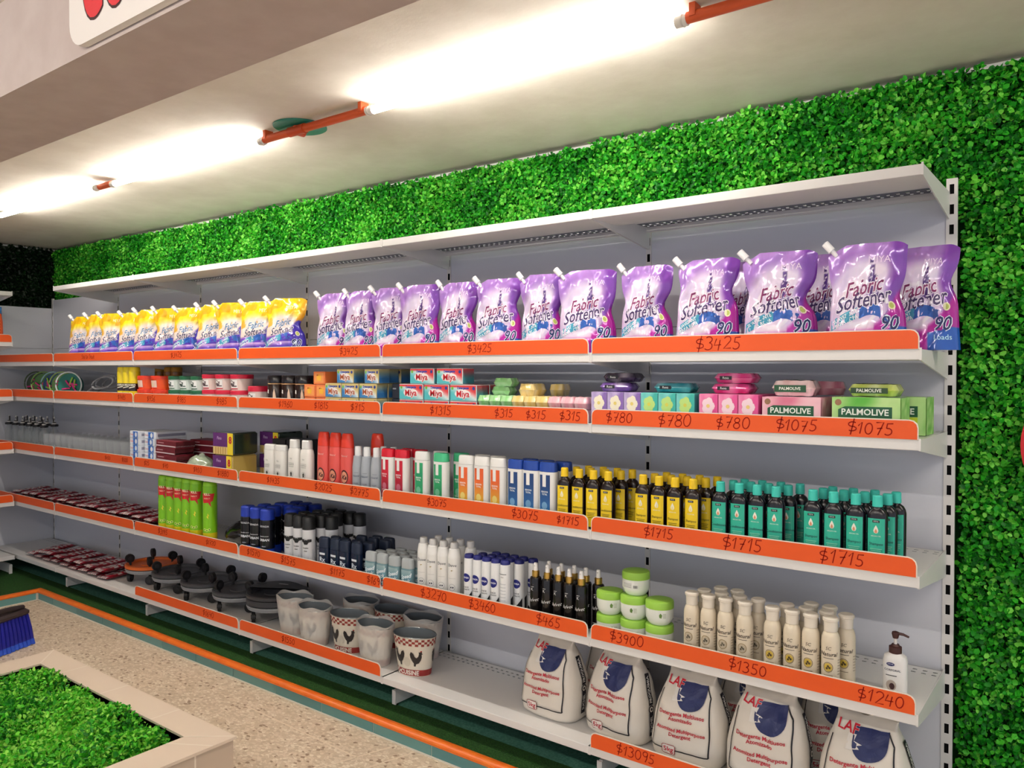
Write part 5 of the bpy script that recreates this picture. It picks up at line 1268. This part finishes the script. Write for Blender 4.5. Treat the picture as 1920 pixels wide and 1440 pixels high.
# ---- third stocked shelf
z = Z[3]
GL = glass_tumbler(); n_ = 0
for j, y in enumerate((-.35, -.27, -.19)):
    for i in range(15):
        x = -5.42 + .086 * i - .02 * j
        if x < -5.28: continue
        put(GL, x, y, z, 'clear drinking glass in the rows by the corner of the third shelf', 'drinking glass', 'clear drinking glasses')
PB = pourer_bottle()
for i in range(11):
    put(PB, -5.93 + .057 * i, -.33 + .09 * (i % 2), z, 'small glass bottle with black and white pourer in the corner', 'pourer bottle', 'pourer bottles', R(20 * i), (1.0, 1.0, 1.0))
def d_tp(b, F, S, T, w, d, h):
    b.grid(lambda u, v: F(-w / 2 + .001 + (w - .002) * u, .001 + (h - .002) * v), 8, 2, lambda u, v: (40, 110, 200) if .3 < u < .85 else (236, 240, 246), 'satin'); b.disc(w * .12, h * .5, .012, .014, F, (240, 244, 250), 'satin', 12, 1); b.text('Dento', -w * .28, h * .5, .014, F, (200, 30, 40), 'satin', 1)
    b.rect(-d / 2 + .01, d / 2 - .01, h * .3, h * .7, S, (150, 150, 170), 'satin')
TP = box_pack('toothpaste_box', .115, .19, .038, (226, 230, 238), d_tp)
for L in range(5):
    put(TP, -4.03, -.30, z + L * .0385, f'blue and white toothpaste box, {ORD[L]} from the bottom of the outer stack', 'toothpaste box', 'toothpaste boxes', R(rng.uniform(-2, 2)))
    put(TP, -3.905, -.28, z + L * .0385, f'grey sided toothpaste box, {ORD[L]} from the bottom of the inner stack', 'toothpaste box', 'toothpaste boxes', R(rng.uniform(-2, 2)))
DR = box_pack('toothpaste_box', .215, .11, .038, (110, 18, 34), d_plain((110, 18, 34), (.2, .34, (226, 214, 216)), None, side=(80, 12, 24)))
for L in range(4): put(DR, -3.72 + .01 * (L % 2), -.335, z + L * .0385, f'dark red carton, {ORD[L]} from the bottom of its stack', 'carton', 'dark red cartons', R(rng.uniform(-3, 3)))
for L in range(4): put(DR, -3.60, -.19, z + L * .0385, f'dark red carton at the back, {ORD[L]} from the bottom of its stack', 'carton', 'dark red cartons', R(4))
put(lump('plastic_bag', .16, .12, .085, (176, 190, 166), 3), -3.475, -.33, z, 'clear bag with green contents slumped beside the dark red cartons', 'bag', 'clear bags'); put(lump('plastic_bag', .15, .12, .135, (188, 196, 184), 8), -3.40, -.18, z, 'taller clear bag with green contents behind the slumped one', 'bag', 'clear bags')
def d_sp(b, F, S, T, w, d, h):
    b.rect(-w / 2 + .001, w * .22, h * .36, h - .002, F, (92, 38, 110), 'satin'); b.rect(-w / 2 + .001, w * .22, .002, h * .36, F, (222, 196, 130), 'satin')
    for k in range(5): b.rect(-w * .38 + k * w * .12, -w * .33 + k * w * .12, .004, h * .34, F, (190, 150, 80), 'satin', 1, 1, 1)
    b.rect(w * .22, w / 2 - .001, .002, h - .002, F, (240, 214, 50), 'satin'); b.text('8', w * .36, h * .66, h * .42, F, (196, 30, 40), 'satin', 1, 0, .04)
    b.text('Fino', -w * .18, h * .74, h * .2, F, (230, 210, 240), 'satin', 1)
SP = box_pack('sponge_pack', .165, .15, .112, (46, 58, 48), d_sp, 'foil', .008); SPy = box_pack('sponge_pack', .165, .15, .112, (206, 176, 96), d_sp, 'foil', .008)
put(SPy, -3.165, -.325, z, 'purple and yellow sponge pack, lower one of the front stack', 'sponge pack', 'sponge packs'); put(SP, -3.160, -.325, z + .114, 'purple and yellow sponge pack marked 8, upper one of the front stack', 'sponge pack', 'sponge packs', R(2))
put(SPy, -3.02, -.15, z, 'yellow sided sponge pack low in the back stack', 'sponge pack', 'sponge packs'); put(SP, -3.02, -.15, z + .114, 'dark sided sponge pack high in the back stack', 'sponge pack', 'sponge packs', R(-3))
BX = box_pack('black_box', .10, .12, .20, (24, 22, 26), d_plain((24, 22, 26))); put(BX, -2.87, -.22, z, 'tall black box behind the white bottles', 'box', 'black boxes'); put(BX, -2.76, -.22, z, 'second tall black box behind the white bottles, nearer the coral ones', 'box', 'black boxes')
WB = bottle_white(.186, .038, False); WT = bottle_white(.218, .038, True)
for i, x in enumerate((-2.815, -2.732)): put(WB, x, -.365, z, f'short white bottle with flat cap, {["first", "second"][i]} from left', 'bottle', 'short white bottles')
for i, x in enumerate((-2.632, -2.543)): put(WT, x, -.365, z, f'tall white shouldered bottle, {["first", "second"][i]} from left', 'bottle', 'tall white bottles')
put(WT, -2.52, -.28, z, 'tall white bottle behind the shouldered pair', 'bottle', 'tall white bottles')
def coral():
    t = proto('conditioner_bottle'); h = .262; s = Surf([(0, .033, .020), (.005, .0365, .022), (.12, .0365, .022), (.19, .0345, .021), (.200, .034, .0205)], 2.3)
    b = MB(); s.body(b, (232, 92, 84), 'gloss'); b.build('bottle_body', t)
    c = Surf([(.2008, .0342, .0205), (.225, .033, .020), (.255, .0285, .018), (h, .024, .014)], 2.3); b = MB(); c.body(b, (232, 64, 44), 'gloss'); b.build('cap', t)
    b = MB(); P = s.front; b.disc(.002, .075, .022, .030, P, (70, 20, 24), 'satin', 18); b.disc(.002, .073, .018, .025, P, (224, 150, 120), 'satin', 18, 1)
    b.text('Ka', .002, .072, .026, P, (60, 20, 20), 'satin', 2, .3, .03); b.text('Natural', 0, .165, .012, P, (250, 200, 190), 'satin', 0, .2); b.build('front_label', t, smooth=0); return t
CB = coral()
for i, x in enumerate((-2.425, -2.345, -2.268)): put(CB, x, -.365, z, f'coral red bottle with tall cap, {ORD[i]} from left', 'bottle', 'coral red bottles')
put(CB, -2.165, -.285, z, 'coral red bottle standing apart behind the silver cans', 'bottle', 'coral red bottles')
SC = can(.052, .212, [(0, .74, (170, 176, 184))], 'mousse_can', ((236, 236, 236), .045, .58), m_silver)
spread(SC, 'silver mousse can with white cap', 'spray can', 'silver mousse cans', [[-2.192, -2.136, -2.078], [-2.10, -2.045]], [-.372, -.31], z, face=18)
def hs(c, cap, c2, flush=True): return bottle_flat((246, 244, 240), cap, c, c2, flush)
hr, hg, hgw, ho, hb = hs((206, 24, 52), (214, 30, 50), (150, 16, 50)), hs((44, 160, 110), (74, 190, 136), (30, 140, 84)), hs((44, 160, 110), (244, 244, 240), (40, 150, 96)), hs((234, 100, 50), (246, 244, 240), (226, 190, 50)), hs((28, 66, 120), (34, 70, 160), (40, 110, 170))
spread(hr, 'white shampoo bottle with red cap and label', 'bottle', 'red capped shampoos', [[-2.005, -1.930], [-1.945, -1.872]], [-.370, -.318], z)
spread(hgw, 'white capped shampoo bottle with green label', 'bottle', 'white capped green shampoos', [[-1.812], [-1.760]], [-.370, -.318], z); spread(hg, 'green capped shampoo bottle with green label', 'bottle', 'green capped shampoos', [[-1.712], [-1.655]], [-.370, -.318], z)
spread(ho, 'white shampoo bottle with orange label', 'bottle', 'orange labelled shampoos', [[-1.580, -1.503, -1.426], [-1.545, -1.466]], [-.370, -.318], z)
spread(hb, 'white shampoo bottle with blue cap', 'bottle', 'blue capped shampoos', [[-1.345, -1.272, -1.199], [-1.318, -1.245, -1.172]], [-.370, -.318], z)
BY, BY2, BT, BT2 = bottle_dark('y', 'Conditioner'), bottle_dark('y', 'Shampoo'), bottle_dark('t', 'Conditioner'), bottle_dark('t', 'Shampoo')
ys = [-.375, -.325, -.275]
spread(BY, 'yellow-capped dark bottle of the outer cluster', 'bottle', 'yellow capped bottles, outer cluster', [-1.128, -1.070, -1.011, -.953], ys, z, shift=.018)
spread(BY2, 'yellow-capped dark bottle of the inner cluster', 'bottle', 'yellow capped bottles, inner cluster', [-.824, -.766, -.708, -.648], ys, z, shift=.018)
spread(BT, 'teal-capped dark bottle of the inner cluster', 'bottle', 'teal capped bottles, inner cluster', [-.558, -.502, -.446, -.388], ys, z, shift=.018)
spread(BT2, 'teal-capped dark bottle of the end cluster', 'bottle', 'teal capped bottles, end cluster', [-.284, -.227, -.170, -.113], ys, z, shift=.014)

# ---- fourth stocked shelf
z = Z[4]
RP = [red_pack(s) for s in (1.3, 2.9, 4.1)]
k = 0
for i in range(17):
    x = -5.90 + .126 * i
    put(RP[i % 3], x, -.27, z + .004, f'red and white napkin packet on the fourth shelf, {ORD[i] if i < 16 else "last"} from the corner, lower layer', 'packet', 'red napkin packets on the fourth shelf', R(rng.uniform(-5, 5)), (.90, .95, 1), 0, R(-2))
for i in range(14):
    x = -5.72 + .137 * i
    put(RP[(i + 1) % 3], x, -.26, z + .041, f'red and white napkin packet on the fourth shelf, {ORD[i]} from the corner, upper layer', 'packet', 'red napkin packets on the fourth shelf', R(rng.uniform(-7, 7)), (.95, .95, 1), 0, R(-2))
GC = can(.072, .322, [(0, .2, (226, 206, 30)), (.2, 1, (130, 200, 30))], 'insect_spray', ((150, 214, 40), .02, .96), m_green, dome=False)
spread(GC, 'lime green insect spray can with red flash', 'spray can', 'green insect sprays', [-3.765, -3.688, -3.608, -3.530, -3.452, -3.330], [-.365], z, jit=0, face=32)
put(lump('black_bag', .28, .20, .12, (20, 18, 22), 5), -3.16, -.25, z, 'crumpled black plastic bag lying before the blue cans', 'bag', 'black bags')
BL = can(.070, .235, [(0, .26, (30, 70, 190)), (.26, 1, (16, 18, 26))], 'deodorant_can', ((26, 56, 170), .055, .98), m_blue)
spread(BL, 'black deodorant can with blue cap', 'spray can', 'blue capped deodorant cans', [[-2.985, -2.912, -2.830], [-2.958, -2.885, -2.74], [-2.93, -2.857, -2.784], [-2.90, -2.827, -2.754]], [-.372, -.298, -.224, -.150], z, face=22)
BW = can(.060, .232, [(0, 1, (226, 226, 230))], 'deodorant_can', ((20, 20, 22), .060, 1.0), m_bw)
spread(BW, 'white deodorant can with black cap', 'spray can', 'black capped deodorant cans', [[-2.655, -2.590, -2.525], [-2.640, -2.575, -2.51, -2.445], [-2.62, -2.555, -2.49], [-2.60, -2.535, -2.47, -2.405]], [-.372, -.306, -.240, -.174], z, face=22)
NS = stick((20, 34, 62), (22, 34, 58), .155, 'deodorant_stick', 'n')
spread(NS, 'navy deodorant stick', 'deodorant stick', 'navy deodorant sticks', [[-2.405, -2.333, -2.268, -2.196], [-2.38, -2.31, -2.24, -2.165]], [-.378, -.338], z, rot=4)
spread(NS, 'navy deodorant stick in the set back group', 'deodorant stick', 'navy deodorant sticks', [[-2.30, -2.225, -2.15], [-2.24, -2.165]], [-.255, -.215], z, rot=3)
SS = stick((126, 160, 168), (176, 182, 184), .132, 'deodorant_stick', 's')
spread(SS, 'silver and teal deodorant stick', 'deodorant stick', 'silver deodorant sticks', [[-2.103, -2.036, -1.962, -1.888], [-2.085, -2.018, -1.944, -1.870], [-2.065, -1.998, -1.924, -1.850], [-2.045, -1.978, -1.904]], [-.378, -.339, -.300, -.261], z)
DV = can(.0515, .232, [(0, .86, (244, 242, 238))], 'deodorant_can', ((206, 204, 202), .030, .62), m_dove)
spread(DV, 'white slim deodorant can with grey domed cap', 'spray can', 'white deodorant cans', [[-1.802, -1.748, -1.694, -1.638], [-1.768, -1.712, -1.655, -1.600]], [-.378, -.322], z, face=18)
NV, NP = nivea(), nivea(True)
k = 0
for j, y in enumerate((-.385, -.342, -.299)):
    for i in range(5):
        x = -1.556 + .0435 * i + .032 * j
        put(NP if (j == 0 and i == 4) else NV, x, y, z, 'white deodorant spray with navy top and plain printed back, front row end' if (j == 0 and i == 4) else f'white deodorant spray with navy top, {ORD[i]} from left, {ROWN[j]}', 'spray can', 'navy topped sprays')
MI = mist(); spread(MI, 'black body mist bottle with gold collar', 'bottle', 'black mist bottles', [[-1.250, -1.198, -1.152, -1.106, -1.058], [-1.225, -1.172, -1.120, -1.068, -1.018]], [-.378, -.330], z)
JG, JL = jar_green(), jar_green(True)
for nm, x, L, pr_ in (('lower jar of the outer stack', -.960, 0, JG), ('upper jar of the outer stack', -.960, 1, JG), ('lowest jar of the middle stack', -.868, 0, JG), ('middle jar of the middle stack', -.868, 1, JG), ('upmost jar, small print turned to the front', -.868, 2, JL), ('lower jar of the inner stack', -.775, 0, JG), ('upper jar of the inner stack', -.775, 1, JG)):
    put(pr_, x, -.350 + (.012 if L == 2 else 0), z + .0778 * L, 'white cream jar with lime green lid, ' + nm, 'jar', 'lime lidded cream jars', R(rng.uniform(-12, 12)))
C1, C2 = cream_bottle(False), cream_bottle(True)
spread(C1, 'cream bottle with pale seal', 'bottle', 'cream bottles with pale seal', [[-.653, -.598, -.541, -.482], [-.632, -.576, -.518, -.460], [-.600, -.545]], [-.375, -.322, -.268], z)
spread(C2, 'cream bottle with golden seal', 'bottle', 'cream bottles with golden seal', [[-.398, -.342, -.287, -.231], [-.372, -.316, -.260, -.205], [-.318, -.262]], [-.375, -.322, -.268], z)
put(pump_bottle(), -.080, -.300, z, 'white lotion bottle with dark brown pump standing alone', 'bottle', 'pump bottles', R(6))

# ---- base shelf
z = Z[5]
n_ = 0
for i in range(9):
    x = -5.47 + .126 * i
    put(RP[i % 3], x, -.27, z + .004, f'red and white napkin packet on the base shelf, {ORD[i]} from the corner, lower layer', 'packet', 'red napkin packets on the base shelf', R(rng.uniform(-5, 5)), (.92, 1.0, 1), 0, R(-2))
for i in range(7):
    x = -5.33 + .140 * i
    put(RP[(i + 2) % 3], x, -.27, z + .041, f'red and white napkin packet on the base shelf, {ORD[i]} from the corner, upper layer', 'packet', 'red napkin packets on the base shelf', R(rng.uniform(-8, 8)), (.98, 1.0, 1), 0, R(-2))
DO, DG, DT = dolly((232, 110, 40)), dolly((72, 72, 76)), dolly((58, 58, 62), False, True)
put(DO, -4.22, -.20, z, 'orange round plant dolly on black castors', 'plant dolly', 'plant dollies')
for i, x in enumerate((-3.915, -3.610, -3.305)): put(DG, x, -.20, z, f'dark grey round plant dolly on black castors, {ORD[i]} from the orange one', 'plant dolly', 'plant dollies', R(10 * i))
put(DT, -3.005, -.20, z, 'dark grey plant dolly topped by an oval carry handle, beside the buckets', 'plant dolly', 'plant dollies', R(18))
BP, BV = bucket('p'), bucket('v')
for p_, x, y, lab, rz in ((BV, -2.760, -.27, 'oval bucket wrapped in pale film, beside the plant dolly', 10), (BV, -2.556, -.312, 'oval bucket wrapped in pale film, second along the shelf front', -5), (BP, -2.352, -.283, 'unwrapped rooster print bucket between two film wrapped ones', 6), (BV, -2.148, -.315, 'oval bucket wrapped in pale film, just before the last unwrapped one', -4), (BP, -1.928, -.298, 'rooster print bucket at the end of the row, reading cuisine', 8),
                         (BV, -2.458, -.118, 'oval bucket in the back, behind the second wrapped one', 4), (BP, -2.25, -.118, 'rooster print bucket standing in the back between wrapped ones', -6), (BV, -2.042, -.128, 'oval bucket wrapped in film in the back, behind the end bucket', 3)):
    put(p_, x, y, z, lab, 'bucket', 'rooster buckets', R(rz))
DB = [det_bag(2.2), det_bag(5.1)]
for i, (x, y, rz, lab) in enumerate([(-1.245, -.262, -4, 'nearest to the buckets'), (-.965, -.262, -8, 'second from the buckets'), (-.700, -.270, 0, 'third from the buckets'), (-.440, -.275, 2, 'fourth from the buckets'), (-.165, -.275, 0, 'at the open end of the shelf')]):
    put(DB[i % 2], x, y, z, 'white five kilo detergent bag, ' + lab, 'detergent bag', 'detergent bags', R(rz), (1, 1, .94))
for i, (x, y) in enumerate([(-1.09, -.095), (-.575, -.092), (-.30, -.092)]):
    put(DB[(i + 1) % 2], x, y, z, f'white five kilo detergent bag standing behind the front ones, {ORD[i]} from left', 'detergent bag', 'detergent bags', R(8), (.92, .85, .94))
# ---- side wall shelving goods
def slipper():
    t = proto('rubber_clog'); b = MB(); s = Surf([(0, .034, .022), (.04, .038, .026), (.14, .036, .026), (.19, .028, .020), (.205, .014, .010)], 2.3); s.body(b, (236, 96, 44), 'satin'); b.build('clog_body', t)
    b = MB()
    for k in range(5): b.rect(-.014, .014, .06 + .02 * k, .066 + .02 * k, s.front, (180, 60, 24), 'satin')
    b.build('vent_slots', t, smooth=0); return t
SL = slipper()
for i, (x, y) in enumerate([(-5.665, -.50), (-5.665, -.585), (-5.665, -.67)]): put(SL, x, y, LS[1] + .028, f'orange rubber clog standing on the side wall shelf, {ORD[i]} from the corner', 'clog', 'orange clogs', R(90))
BC = box_pack('card_pack', .10, .05, .245, (40, 110, 170), d_plain((40, 110, 170), (.55, .62, (220, 236, 244)), None, side=(200, 176, 130))); put(BC, -5.74, -.50, LS[1] + .028, 'blue carded pack behind the orange clogs', 'card pack', 'card packs', R(90))
# products nobody placed would be stray
for o in [o for o in scn.objects if o.type == 'EMPTY' and o.parent is None and 'label' not in o]:
    for c in list(o.children_recursive) + [o]: bpy.data.objects.remove(c)
